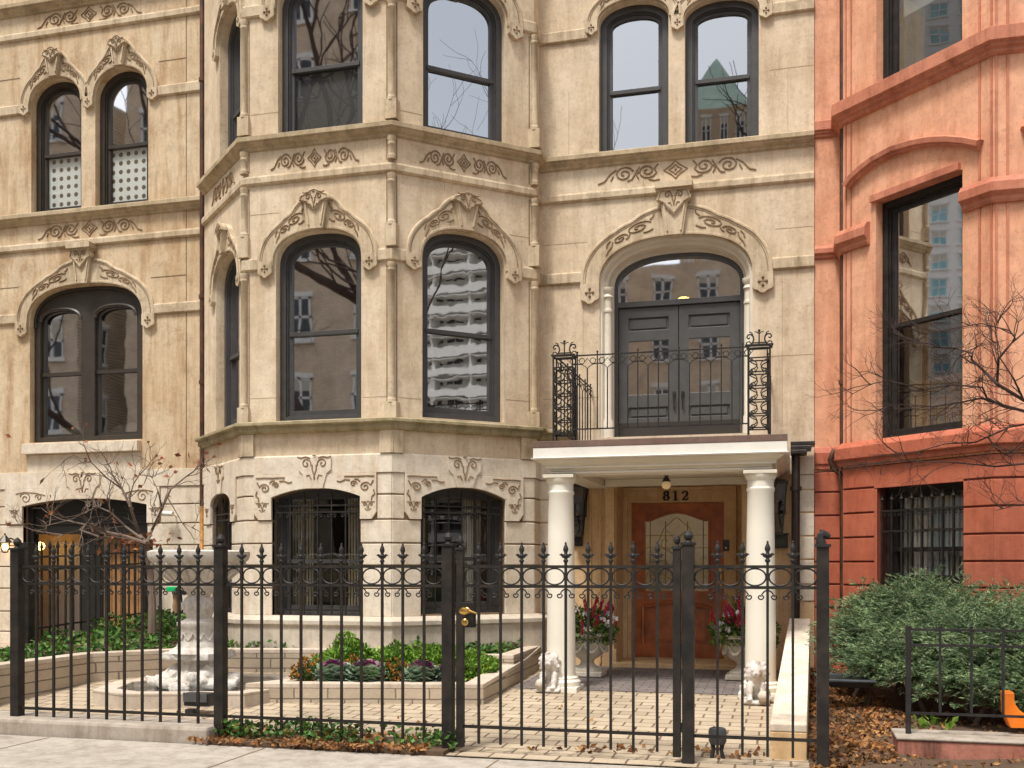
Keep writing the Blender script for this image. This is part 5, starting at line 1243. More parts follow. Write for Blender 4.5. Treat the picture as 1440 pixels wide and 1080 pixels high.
# ---------------------------------------------------------------- low walls
def wallthing(name, label, cat, poly_in, poly_out, z0, z1, matw, matc, capo=.02, caph=.05):
    """low wall between an outer and an inner plan line"""
    n = len(poly_out); t = thing(name, label, cat, (poly_out[0][0], poly_out[0][1], z0 if not callable(z0) else z0(*poly_out[0])))
    m = MB(); c = MB()
    f1 = z1 if callable(z1) else (lambda x, y: z1)
    for i in range(n-1):
        a, b, d, e = poly_out[i], poly_out[i+1], poly_in[i+1], poly_in[i]
        zz = [f1(*p) for p in (a, b, d, e)]
        m.hexa([(a[0], a[1], -.1), (b[0], b[1], -.1), (d[0], d[1], -.1), (e[0], e[1], -.1)]+[(p[0], p[1], zz[k]-caph) for k, p in enumerate((a, b, d, e))])
        c.hexa([(p[0], p[1], zz[k]-caph+.002) for k, p in enumerate((a, b, d, e))]+[(p[0], p[1], zz[k]) for k, p in enumerate((a, b, d, e))])
    m.build('block_wall', M[matw], t); c.build('coping', M[matc], t, bevel=.006)
    return t
# rear bed wall: along the neighbour then round behind the fountain
RB0 = [(-8.75, 8.38), (-7.62, 8.38), (-7.62, 10.2), (-6.95, 10.98), (-5.4, 11.36), (-4.2, 11.36)]
RB1 = [(-8.75, 8.6), (-7.82, 8.6), (-7.82, 10.28), (-7.05, 11.17), (-5.42, 11.55), (-4.2, 11.56)]
wallthing('planting_bed_wall', 'low tan block wall edging the ivy bed behind the fountain', 'garden wall', RB1, RB0, 0, .46, 'mortarwall', 'coping')
# flower planter
FPo = [(-4.75, 10.6), (-5.27, 9.42), (-2.95, 9.95), (-3.02, 12.0), (-3.05, 12.9)]; FPi = [(-4.58, 10.55), (-5.0, 9.68), (-3.17, 10.1), (-3.22, 12.0), (-3.25, 12.9)]
def zpl(x, y): return .275 if y < 11.2 else .275+.10*(y-11.2)
wallthing('flower_planter_wall', 'low tan block planter wall around the kale and boxwood bed', 'garden wall', FPi, FPo, 0, zpl, 'mortarwall', 'coping')
UPo = [(-3.95, 11.2), (-3.03, 11.42), (-3.06, 12.85)]; UPi = [(-4.0, 11.37), (-3.22, 11.55), (-3.24, 12.85)]
wallthing('upper_planter_wall', 'short upper tier of tan block wall beside the left porch column', 'garden wall', UPi, UPo, 0, .44, 'mortarwall', 'coping')
# fountain basin
BS = [(-5.0, 9.6), (-5.12, 9.14), (-6.27, 8.80), (-6.72, 9.0), (-7.0, 9.75), (-6.55, 10.65), (-5.6, 10.85), (-4.9, 10.35), (-5.0, 9.6)]
cx = sum(p[0] for p in BS[:-1])/8; cy = sum(p[1] for p in BS[:-1])/8
BI = [(cx+(x-cx)*.80, cy+(y-cy)*.80) for x, y in BS]
bt = wallthing('fountain_basin', 'low tan stone basin with dark water around the white fountain', 'basin', BI, BS, 0, .215, 'coping', 'coping', caph=.03)
MB().slab(BI[:-1], -.05, .12).build('pebble_bed', M['gravel'], bt); 
m = MB(); m.add([(x, y, .150) for x, y in BI[:-1]], [tuple(range(8))]); m.build('water', M['water'], bt, fix=False)
MB().box(-9.2, onY(300, 1000, 7.68).x, 7.58, 8.02, -.05, .135).build('tmp', M['concrete'], None, bevel=.03)
cb = bpy.data.objects['tmp']; cb.name = 'concrete_kerb'; tag(cb, 'worn concrete kerb under the left run of the street fence', 'kerb')
# sloping cheek wall right of the path
t = thing('cheek_wall', 'sloping cream stone cheek wall along the right side of the brick path', 'garden wall', (0, 9, 0))
za = .275; zb2 = .84
for nme, mt, lo, hi in (('wall_body', 'lime_warm', None, .06), ('coping', 'coping', .06, 0)):
    m = MB(); y0, y1 = 8.02, 12.5
    xs = (-.16, .105, .20, -.03)
    low = [(-.1)]*4 if lo is None else [za-lo+.002]*2+[zb2-lo+.002]*2
    up = [za-hi, za-hi, zb2-hi, zb2-hi]
    pp4 = [(xs[0], y0), (xs[1], y0), (xs[2], y1), (xs[3], y1)]
    m.hexa([(x, y, low[i]) for i, (x, y) in enumerate(pp4)]+[(x, y, up[i]) for i, (x, y) in enumerate(pp4)]); m.build(nme, M[mt] if nme != 'coping' else M['lime'], t, bevel=.008)
# plinth + low fence in front of the salmon house
xq = onZ(1261, 1034, .182).x; yq = onZ(1261, 1036, .182).y
print('PLINTH', xq, yq)
pt = thing('plinth_wall', 'faded red painted low plinth wall at the right edge under a small iron fence', 'garden wall', (xq, yq, 0))
MB().box(xq, xq+6, yq, yq+.42, -.1, .158).build('plinth_body', M['pinkwall'], pt, bevel=.012)
MB().box(xq-.01, xq+6, yq-.012, yq+.44, .159, .182).build('worn_top_edge', M['concrete'], pt, bevel=.01)
ys = yq+.18; lf = thing('low_fence', 'low black iron fence on the faded red plinth in front of the evergreen', 'fence', (xq, ys, .18))
l2 = lambda x: onY(x, 950, ys).x
for z in (onY(1350, 886, ys).z, onY(1350, 908, ys).z, onY(1350, 1005, ys).z): MB().box(l2(1277), l2(1277)+5, ys-.01, ys+.01, z-.009, z+.009).build('rail', M['iron2'], lf)
MB().box(l2(1273.5), l2(1281), ys-.02, ys+.02, .17, onY(1277, 880, ys).z).build('post', M['iron2'], lf, bevel=.003)
zt2 = onY(1350, 883, ys).z; zb3 = onY(1350, 1003, ys).z
for i in range(12):
    X = l2(1322)+i*(l2(1366)-l2(1322)); mb = MB(); mb.box(X-.009, X+.009, ys-.009, ys+.009, zb3, zt2); mb.ball((X, ys, zt2+.008), .013, n=6, m=4); mb.build('picket', M['iron2'], lf)

# ---------------------------------------------------------------- neighbour's fences on the left
XS = -8.83
SFN = thing('side_fence', 'black iron side fence running back to the house beside the 810 entry', 'fence', (XS, 10.6, .5))
zr1, zr2 = .67, .77
def sz(y): return zr1+(zr2-zr1)*(y-10.6)/2.4
m = MB()
for dz in (0, .70, .86): MB().hexa([(XS-.012, 10.6, sz(10.6)+dz), (XS+.012, 10.6, sz(10.6)+dz), (XS+.012, 13.1, sz(13.1)+dz), (XS-.012, 13.1, sz(13.1)+dz)]+[(XS-.012, 10.6, sz(10.6)+dz+.022), (XS+.012, 10.6, sz(10.6)+dz+.022), (XS+.012, 13.1, sz(13.1)+dz+.022), (XS-.012, 13.1, sz(13.1)+dz+.022)]).build('rail', M['iron'], SFN)
for i in range(17):
    y = 10.72+i*.145; mb = MB(); mb.box(XS-.01, XS+.01, y-.01, y+.01, sz(y)-.14, sz(y)+.98); mb.tube([(XS, y, sz(y)+.96), (XS, y, sz(y)+.99), (XS, y, sz(y)+1.02), (XS, y, sz(y)+1.07)], [.008, .026, .018, .002], 6); mb.build('picket', M['iron'], SFN)
for y, w in ((10.62, .07), (13.02, .06)): MB().box(XS-w, XS+w, y-w, y+w, .2, sz(y)+1.05).build('post', M['iron'], SFN, bevel=.004)
NF = thing('iron_fence', 'black iron fence of the 810 house cut by the left picture edge', 'fence', (-9.9, 10.2, .3))
for z in (.58, 1.30, 1.46): MB().box(-12.5, XS-.1, 10.2-.01, 10.2+.01, z-.011, z+.011).build('rail', M['iron'], NF)
for i in range(24):
    X = XS-.2-i*.15; mb = MB(); mb.box(X-.01, X+.01, 10.19, 10.21, .46, 1.56); mb.tube([(X, 10.2, 1.55), (X, 10.2, 1.58), (X, 10.2, 1.61), (X, 10.2, 1.66)], [.008, .026, .018, .002], 6); mb.build('picket', M['iron'], NF)
MB().box(-12.5, XS-.1, 10.1, 10.3, -.1, .42).build('tmp', M['concrete'], None, bevel=.02)
cb = bpy.data.objects['tmp']; cb.name = 'concrete_kerb'; tag(cb, 'concrete kerb under the 810 fence at the far left', 'kerb')
# ---------------------------------------------------------------- fountain, statues, urns
def lumpy(mb_fn, name, mat, parent, vox=.012, disp=0, dscale=.03):
    m = MB(); mb_fn(m); o = m.build(name, M[mat], parent, fix=True)
    r = o.modifiers.new('join', 'REMESH'); r.mode = 'VOXEL'; r.voxel_size = vox; r.use_smooth_shade = True
    s = o.modifiers.new('soft', 'SMOOTH'); s.iterations = 3; s.factor = .5
    if disp:
        t = bpy.data.textures.new(name, 'CLOUDS'); t.noise_scale = dscale; t.noise_depth = 3
        d = o.modifiers.new('rough', 'DISPLACE'); d.texture = t; d.strength = disp; d.mid_level = .5
    return o
FXC, FYC = -6.13, 9.98
fo = thing('garden_fountain', 'tall white weathered marble fountain with a wide bowl on a carved pedestal', 'fountain', (FXC, FYC, .12))
def zf(y): return onY(285, y, FYC).z
ft = MB(); s = 1/1475*11.3
bowl = [(px*s/2, zf(y)) for px, y in ((40, 832), (60, 824), (82, 812), (104, 801), (124, 792), (134, 787), (138, 782), (138, 776), (128, 774), (118, 778), (60, 786), (2, 788))]
b = MB(); b.lathe(bowl, (FXC, FYC, 0), 36); bo = b.build('bowl', M['marble'], fo, smooth=True)
lb = MB()
for k in range(18):
    a = 2*PI*k/18; lb.tube([(FXC+r*cos(a), FYC+r*sin(a), zz) for r, zz in ((24*s, zf(826)), (42*s, zf(813)), (55*s, zf(801)), (64*s, zf(792)))], [.012, .02, .024, .014], 6)
lb.build('bowl_lobes', M['marble'], bo, smooth=True)
ped = [(px*s/2, zf(y)) for px, y in ((84, 917), (78, 913), (62, 909), (54, 900), (52, 890), (56, 882), (60, 879), (60, 875), (44, 872), (34, 869), (38, 862), (46, 855), (46, 848), (38, 841), (30, 838), (34, 835), (40, 831))]
p = MB(); p.lathe(ped, (FXC, FYC, 0), 28); po = p.build('pedestal', M['marble'], fo, smooth=True)
cv = MB()
for k in range(12):
    a = 2*PI*k/12; u = Vector((cos(a), sin(a), 0)); w = Vector((-sin(a), cos(a), 0)); c = Vector((FXC, FYC, 0))
    cv.mark(); cv.tube([c+u*(27*s)+w*x+Vector((0, 0, zf(895)+zz)) for x, zz in ((-.05, .05), (-.03, .0), (0, -.03), (.03, 0), (.05, .05))], .012, 5)
    cv.mark(); cv.ball(c+u*(23.5*s)+Vector((0, 0, zf(852))), .026, .8, .8, 1.7)
cv.build_each('pedestal_carving', M['marble'], po, smooth=True)
def rocks(m):
    r = random.Random(4)
    m.lathe([(.36, .10), (.33, .18), (.25, .30), (.20, .42), (.19, .54)], (FXC, FYC, 0), 12)
    for k in range(16):
        a = 2*PI*k/16+r.random()*.3; rr = .30+.12*r.random(); m.ball((FXC+rr*cos(a), FYC+rr*sin(a), .15+.09*r.random()), .07+.04*r.random(), 1.3, 1.3, .7, 8, 6)
    for sx in (-1, 1): m.tube([(FXC+sx*x, FYC-.14, z) for x, z in ((.15, .36), (.28, .27), (.40, .21), (.50, .22), (.55, .27))], [.075, .075, .06, .045, .02], 8)
    for k in range(4): m.ball((FXC+.22*cos(k*1.6+.6), FYC-.2+.16*sin(k*1.6), .30), .07, 1, 1, .8, 8, 6)
    m.box(FXC-.28, FXC+.28, FYC-.28, FYC+.28, .46, .53)
lumpy(rocks, 'carved_base', 'marble', fo, .011, .035, .05)
def lion(label, x, y, z, face):
    t = thing('lion_statue', label, 'statue', (x, y, z), 'lion statues at the porch columns')
    def f(m):
        R2 = lambda p: (x+p[0]*face, y+p[1], z+p[2])
        B = lambda p, r, sx=1, sy=1, sz=1: m.ball(R2(p), r, sx, sy, sz, 12, 8)
        m.hexa([R2(q) for q in ((-.13, -.17, 0), (.13, -.17, 0), (.13, .17, 0), (-.13, .17, 0), (-.13, -.17, .035), (.13, -.17, .035), (.13, .17, .035), (-.13, .17, .035))])
        B((0, .06, .13), .105, .9, 1.2, 1.0); B((0, .0, .19), .09, .95, 1.0, 1.2)
        for sx in (-1, 1):
            B((sx*.085, .06, .09), .06, .8, 1.3, 1.1); B((sx*.10, -.06, .05), .03, 1, 1.6, .7)
            m.tube([R2((sx*.06, -.07, .20)), R2((sx*.065, -.11, .12)), R2((sx*.06, -.13, .05))], [.04, .033, .028], 8); B((sx*.06, -.15, .05), .032, 1, 1.3, .7)
        B((0, -.04, .30), .105, 1, .85, 1.05); B((0, -.09, .315), .07, .95, .9, 1); B((0, -.145, .295), .04, 1.05, .9, .75); B((0, -.15, .27), .03, 1, .7, .6); B((0, -.178, .31), .014)
        for sx in (-1, 1): B((sx*.07, -.05, .385), .026, 1, .6, 1.1); B((sx*.03, -.14, .335), .017)
        r = random.Random(3)
        for k in range(26):
            a = 2*PI*k/13; q = .085+.02*(k % 2); m.ball(R2((q*cos(a), -.065+.045*(k//13), .295+q*1.05*sin(a))), .026, 1, 1, 1, 7, 5)
        m.tube([R2((.06, .17, .08)), R2((.12, .16, .06)), R2((.15, .06, .05)), R2((.14, -.02, .06))], [.02, .016, .016, .026], 6)
    lumpy(f, 'lion_body', 'lionstone', t, .009, .012, .03)
    def ball(m): m.ball((x-.06*face*-1, y-.17, z+.075), .058, 1, 1, 1, 14, 10)
    m = MB(); m.ball((x+.07*face, y-.175, z+.09), .055, 1, 1, 1, 16, 10); m.build('stone_ball', M['urnstone'], t, smooth=True)
gx = lambda x, y: (onZ(x, y, .11).x, onZ(x, y, .11).y)
q = onY(774, 960, 10.98); lion('small whitewashed lion statue left of the left porch column', q.x, 10.98, gz(q.x, 10.98)+.005, -1)
q = onY(1064, 970, 10.62); lion('small whitewashed lion statue in front of the right porch column', q.x, 10.62, gz(q.x, 10.62)+.005, 1)
def urn(label, lab2, x, y, seed):
    z = gz(x, y)+.012; t = thing('garden_urn', label, 'planter', (x, y, z), 'stone urns by the wooden door')
    k = 1.0
    m = MB(); m.box(x-.2, x+.2, y-.2, y+.2, z, z+.055); m.build('foot_block', M['urnstone'], t, bevel=.008)
    m = MB(); m.lathe([(.17, z+.056), (.17, z+.08), (.10, z+.12), (.075, z+.16), (.09, z+.19), (.18, z+.25), (.225, z+.34), (.235, z+.42), (.225, z+.43), (.235, z+.455), (.265, z+.47), (.265, z+.505), (.24, z+.51), (.22, z+.46), (.02, z+.44)], (x, y, 0), 28); uo = m.build('urn_body', M['urnstone'], t, smooth=True)
    m = MB()
    for j in range(8):
        a0 = 2*PI*j/8; m.tube([(x+(.236-.008*abs(f-.5))*cos(a0+f*PI/4), y+.236*sin(a0+f*PI/4), z+.39-.10*sin(f*PI)) for f in [i/8 for i in range(9)]], [.007+.014*sin(i/8*PI) for i in range(9)], 5)
    m.build('swag', M['urnstone'], uo, smooth=True)
    fa = thing('flower_arrangement', lab2, 'flowers', (x, y, z+.46), 'flower arrangements in the stone urns'); r = random.Random(seed)
    lf = MB(); leaves(lf, r, 2400, lambda: pt_dome(r, (x, y, z+.46), (.37, .34, .33)), .075, .026); lf.build('foliage', M['fl_leaf'], fa, fix=False)
    st = MB()
    for i in range(16):
        a = r.random()*2*PI; h = .30+.25*r.random(); rr = .28*r.random()**.6; st.tube([(x, y, z+.45), (x+rr*.6*cos(a), y+rr*.6*sin(a), z+.45+h*.7), (x+rr*cos(a)*1.25, y+rr*sin(a)*1.25, z+.45+h)], .005, 4)
    st.build('stems', M['mumleaf'], fa)
    for i in range(22):
        a = r.random()*2*PI; rr = .10+.30*r.random(); c = Vector((x+rr*cos(a), y-.10+rr*sin(a)*.9, z+.66+.30*r.random()-rr*.3)); fm2 = MB(); d = Vector((cos(a)*.4, sin(a)*.4, 1)).normalized()
        for k2 in range(10): leaf(fm2, c+d*(k2*.016-.07)+Vector((r.uniform(-.012, .012), r.uniform(-.012, .012), 0)), (d+Vector((r.uniform(-.6, .6), r.uniform(-.6, .6), r.uniform(-.2, .4)))).normalized(), .075, .034, r)
        fm2.build('red_blossom', M['fl_red'], fa, fix=False)
    for i in range(12):
        a = -PI/2+r.uniform(-1.5, 1.5); rr = .24+.13*r.random(); c = Vector((x+rr*cos(a), y+rr*sin(a)*.95, z+.54+.25*r.random())); fm2 = MB()
        for k2 in range(14): dd = Vector((r.uniform(-1, 1), r.uniform(-1.2, .6), r.uniform(-.6, 1))).normalized(); leaf(fm2, c+dd*.024, dd, .046, .034, r)
        fm2.build('white_blossom', M['fl_white'], fa, fix=False)
def leaf(mb, c, d, l, w, r, up=None):
    d = Vector(d); a = Vector((r.uniform(-1, 1), r.uniform(-1, 1), r.uniform(-.3, 1))); s = d.cross(a)
    if s.length < 1e-4: s = d.orthogonal()
    s.normalize(); n = s.cross(d)
    c = Vector(c)
    mb.add([c-d*l*.5, c+s*w*.5+n*l*.06, c+d*l*.5, c-s*w*.5+n*l*.06], [(0, 1, 2), (0, 2, 3)])
def leaves(mb, r, n, pt, l, w, upb=.4):
    for i in range(n):
        c, o = pt(); d = (Vector((r.gauss(0, 1), r.gauss(0, 1), r.gauss(0, .8)+upb))*.55+o*.7)
        if d.length < 1e-3: d = Vector((0, 0, 1))
        leaf(mb, c, d.normalized(), l*r.uniform(.6, 1.3), w*r.uniform(.6, 1.3), r)
def pt_dome(r, c, rad, lump=.18, bias=.35):
    while True:
        d = Vector((r.gauss(0, 1), r.gauss(0, 1), r.gauss(0, 1)))
        if d.length > 1e-3 and d.z > -.25*d.length: break
    d.normalize(); k = r.random()**bias
    k *= 1+lump*(sin(d.x*7+c[0]*9)+sin(d.y*8+c[1]*5)+sin(d.z*9+c[0]*3))*.5
    return Vector((c[0]+d.x*rad[0]*k, c[1]+d.y*rad[1]*k, c[2]+d.z*rad[2]*k)), d
q = onY(826, 930, 12.25); urn('grey stone urn behind the left porch column holding red and white flowers', 'red and white cut flowers with green foliage in the urn left of the door', q.x, 12.25, 5)
q = onY(1046, 930, 12.3); urn('grey stone urn half hidden behind the right porch column', 'red and white cut flowers in the urn behind the right porch column', q.x, 12.3, 9)

# floodlight, spotlight, small loose things
q = onZ(277, 1003, .06); X, Y = q.x, q.y; z = gz(X, Y)
t = thing('floodlight', 'black finned floodlight aimed at the fountain, behind the left fence run', 'floodlight', (X, Y, z))
m = MB(); c = onY(278, 982, Y)
m.box(c.x-.14, c.x+.13, Y-.02, Y+.10, c.z-.075, c.z+.05); ho = m.build('lamp_housing', M['blackplastic'], t, bevel=.012)
m = MB()
for i in range(12): m.box(c.x-.13+i*.021, c.x-.123+i*.021, Y-.045, Y-.018, c.z-.03, c.z+.055)
m.build('cooling_fin', M['steel'], ho)
m = MB(); m.tube([(c.x, Y+.03, c.z-.07), (c.x-.01, Y+.02, c.z-.11), (c.x-.05, Y, c.z-.12), (c.x-.06, Y, z)], .014, 6); m.box(c.x-.11, c.x-.03, Y-.04, Y+.04, z, z+.05); m.build('mounting_bracket', M['blackplastic'], t)
q = onZ(1009, 1062, .03); X, Y = q.x, q.y; z = gz(X, Y)
t = thing('garden_spotlight', 'small grey garden spotlight on two legs just inside the fence right of the gate', 'spotlight', (X, Y, z))
m = MB(); m.lathe([(.055, z+.105), (.066, z+.13), (.068, z+.20), (.06, z+.225), (.05, z+.23), (.045, z+.215)], (X, Y, 0), 12, 1, .8); m.build('lamp_head', M['greyblue'], t, smooth=True)
m = MB()
for s in (-1, 1): m.tube([(X+s*.035, Y, z+.12), (X+s*.03, Y-.01, z+.06), (X+s*.045, Y-.015, z-.01)], [.02, .014, .016], 6)
m.build('leg', M['iron2'], t, smooth=True)
q = onY(1190, 958, 9.95)
t = thing('plastic_tray', 'black plastic tray on the leaf litter left of the evergreen', 'tray', (q.x, 9.95, .1))
m = MB(); X = q.x; z = q.z-.02
m.hexa([(X-.14, 9.85, z-.03), (X+.2, 9.85, z-.03), (X+.2, 10.15, z-.01), (X-.14, 10.15, z-.01), (X-.19, 9.82, z+.03), (X+.24, 9.82, z+.03), (X+.24, 10.2, z+.05), (X-.19, 10.2, z+.05)]); m.build('tray_body', M['blackplastic'], t, bevel=.015)
m = MB(); m.tube([(X-.19, 9.82, z+.035), (X+.24, 9.82, z+.035), (X+.24, 10.2, z+.055), (X-.19, 10.2, z+.055)], .014, 6, closed=True); m.build('tray_rim', M['greyblue'], t)
# orange plastic chute shape at the right edge
yo = yq+.34; oxy = lambda x, y: (onY(x, y, yo).x, onY(x, y, yo).z)
fr_o = Fr((0, yo), (1, yo))
pts = [oxy(1412, 974), oxy(1427, 974), oxy(1427, 984), oxy(1429, 992), oxy(1434, 999), oxy(1444, 1006), oxy(1462, 1009), oxy(1462, 1024), oxy(1421, 1024), oxy(1417, 1014), oxy(1413, 1004)]
m = MB(); m.prism(fr_o, list(reversed(pts)), [], -.16, 0); ob = m.build('plastic_scoop', M['orangeplastic'], None, bevel=.01); tag(ob, 'bright orange curved plastic object behind the low fence at the right edge', 'plastic toy')
# post with green cap by the 810 bed
q = onY(247, 870, 12.6); X = q.x; t = thing('garden_post', 'small brown turned post with a bright green cap beside the 810 entry', 'post', (X, 12.6, .4))
zz = lambda y: onY(247, y, 12.6).z
m = MB(); m.lathe([(.05, zz(885)), (.05, zz(868)), (.035, zz(862)), (.045, zz(852)), (.03, zz(845)), (.04, zz(838)), (.035, zz(833))], (X, 12.6, 0), 12); m.build('turned_post', M['post_wood'], t, smooth=True)
m = MB(); m.box(X-.10, X+.07, 12.52, 12.68, zz(832), zz(825)); m.build('green_cap', M['greenplastic'], t, bevel=.01)
m = MB(); m.box(X+.07, X+.25, 12.5, 12.66, zz(836), zz(828)); m.tube([(X+.1, 12.58, zz(836)), (X+.12, 12.58, zz(862))], .012); m.build('side_tray', M['blackplastic'], t)

# ---------------------------------------------------------------- planting
r = random.Random(21)
def zbed(x, y): return .40+max(0, min(.28, (y-11.0)*.12+(-x-7.6)*.1)) if x < -5.6 else .40
sb = MB(); sb.slab([(-8.75, 8.6), (-7.84, 8.6), (-7.84, 10.25), (-7.07, 11.15), (-5.44, 11.53), (-4.2, 11.53), (-4.2, 12.2), (-6.2, 13.1), (-8.75, 13.1)], .0, lambda x, y: zbed(x, y)); o = sb.build('planting_soil', M['soil'], None); o['kind'] = 'structure'
sb = MB(); sb.slab([(-4.6, 10.6), (-5.0, 9.7), (-3.18, 10.12), (-3.22, 11.5), (-4.0, 11.35)], .0, .225); sb.slab([(-4.1, 11.4), (-3.24, 11.58), (-3.26, 12.8), (-3.9, 12.2)], .0, .40); o = sb.build('planting_soil', M['soil'], None); o['kind'] = 'structure'
def patch(poly, n, z0, h, l, w, mat, label, cat, seed=1, name='ground_cover', dens=None):
    rr = random.Random(seed); xs = [p[0] for p in poly]; ys = [p[1] for p in poly]; m = MB(); k = 0
    def inside(x, y):
        c = False; j = len(poly)-1
        for i in range(len(poly)):
            if (poly[i][1] > y) != (poly[j][1] > y) and x < (poly[j][0]-poly[i][0])*(y-poly[i][1])/(poly[j][1]-poly[i][1])+poly[i][0]: c = not c
            j = i
        return c
    while k < n:
        x, y = rr.uniform(min(xs), max(xs)), rr.uniform(min(ys), max(ys)); k += 1
        if not inside(x, y): continue
        dn = .5+.5*sin(x*4.1+seed)*sin(y*5.3+x*1.7)
        if dens and rr.random() > dens+(1-dens)*dn: continue
        zz = (z0(x, y) if callable(z0) else z0)+h*rr.random()*(.5+.7*dn)
        d = Vector((rr.gauss(0, 1), rr.gauss(0, 1), rr.gauss(.35, .5))).normalized(); leaf(m, (x, y, zz), d, l*rr.uniform(.6, 1.3), w*rr.uniform(.7, 1.3), rr)
    o = m.build(name, M[mat], None, fix=False); tag(o, label, cat, kind='stuff'); return o
patch([(-8.72, 8.6), (-7.84, 8.6), (-7.84, 10.25), (-7.07, 11.15), (-5.44, 11.53), (-4.25, 11.53), (-4.25, 12.0), (-5.4, 11.7), (-6.0, 12.2), (-6.4, 13.1), (-8.72, 13.1)], 12500, zbed, .17, .085, .055, 'ivy', 'glossy green ivy filling the raised bed beside the 810 entry', 'ivy', 3, dens=.45)
patch([(-4.0, 11.45), (-3.24, 11.6), (-3.26, 12.8), (-3.6, 12.5)], 900, .40, .12, .07, .045, 'ivy', 'green ivy in the upper planter tier beside the left porch column', 'ivy', 5, dens=.5)
xg0, xg1 = onY(312, 1040, 7.85).x, onY(640, 1040, 7.85).x
MB().box(xg0+.02, xg1, 7.565, 8.12, -.05, .035).build('planting_strip', M['soil'], None)['kind'] = 'structure'
patch([(xg0, 7.66), (xg1+.05, 7.66), (xg1+.02, 8.1), (xg0, 8.1)], 1900, .04, .12, .055, .036, 'ivy', 'low green ivy strip under the fence left of the gate', 'ivy', 8, dens=.12)
lit = lambda x, y: .045+.012*hash2(x, y)
patch([(xg0-.1, 7.5), (xg1-.15, 7.5), (xg1-.15, 7.72), (xg0-.1, 7.75)], 900, .03, .03, .065, .036, 'litter', 'drift of orange brown fallen leaves along the ivy strip at the sidewalk', 'fallen leaves', 9, 'fallen_leaves', dens=.3)
patch([(xg0, 7.7), (xg1, 7.7), (xg1, 7.95), (xg0, 7.95)], 260, .06, .07, .06, .036, 'litter', 'dry leaves caught among the ivy strip under the fence', 'fallen leaves', 19, 'fallen_leaves', dens=.2)
zsl = lambda x, y: .03+.035*(y-7.6)+.02*sin(x*5.1+y*3)+.015*sin(y*8-x*3)
patch([(.13, 7.6), (.75, 7.9), (.72, 8.8), (1.0, 9.6), (.9, 10.5), (.5, 12.6), (.2, 12.6)], 6500, lambda x, y: zsl(x, y)+.008, .03, .062, .034, 'litter', 'brown fallen leaves piled between the cheek wall and the evergreen', 'fallen leaves', 10, 'fallen_leaves', dens=.35)
patch([(.7, 7.7), (2.2, 8.2), (3.4, 9.4), (1.0, 10.2)], 1500, lambda x, y: zsl(x, y)+.008, .02, .055, .03, 'litter', 'scattered dry leaves on the bare soil in front of the evergreen', 'fallen leaves', 12, 'fallen_leaves', dens=.2)
patch([(-2.0, 7.9), (-.2, 7.9), (-.2, 8.4), (-1.9, 8.1)], 120, lambda x, y: gz(x, y)+.012, .015, .075, .045, 'litter', 'few yellow brown leaves on the bricks around the garden spotlight', 'fallen leaves', 14, 'fallen_leaves', dens=.1)
patch([(-5.1, 9.65), (-3.2, 10.1), (-3.2, 10.6), (-4.7, 10.2)], 260, .235, .02, .06, .04, 'litter', 'rusty fallen leaves on the soil between the kale plants', 'fallen leaves', 15, 'fallen_leaves', dens=.2)
patch([(-7.0, 8.6), (-1, 8.3), (-1, 10.6), (-2.8, 10.6), (-2.8, 9.5)], 60, lambda x, y: gz(x, y)+.012, .01, .06, .04, 'litter', 'lone fallen leaves scattered over the brick courtyard', 'fallen leaves', 16, 'fallen_leaves', dens=.1)
# boxwoods
def shrub(label, x, y, z, rx, ry, rz, n, mat, name='boxwood_shrub', group='boxwood shrubs in the flower planter', l=.04, w=.02, seed=1):
    t = thing(name, label, 'shrub', (x, y, z), group); rr = random.Random(seed); m = MB()
    leaves(m, rr, n, lambda: pt_dome(rr, (x, y, z+.04), (rx, ry, rz), .16, .22), l, w, .45); m.build('foliage', M[mat], t, fix=False)
    s = MB()
    for i in range(9):
        a = rr.random()*2*PI; s.tube([(x, y, z-.02), (x+rx*.4*cos(a), y+ry*.4*sin(a), z+rz*.4), (x+rx*.75*cos(a), y+ry*.75*sin(a), z+rz*.75)], [.012, .008, .004], 5)
    s.build('stem', M['bark'], t)
for i, (px, rx, rz, Y, lb) in enumerate(((491, .34, .40, 10.55, 'bright green boxwood, leftmost and tallest in the flower planter'), (557, .27, .33, 10.62, 'small bright green boxwood between the two larger ones'), (613, .33, .36, 10.72, 'yellow green boxwood left of the gate post in the flower planter'), (664, .26, .29, 10.85, 'rightmost boxwood in the flower planter, seen past the gate post'))):
    X = onY(px, 900, Y).x; shrub(lb, X, Y, .21, rx*1.12, .32, rz*1.02, 5200 if i % 2 == 0 else 3800, 'box', l=.055, w=.03, seed=40+i)
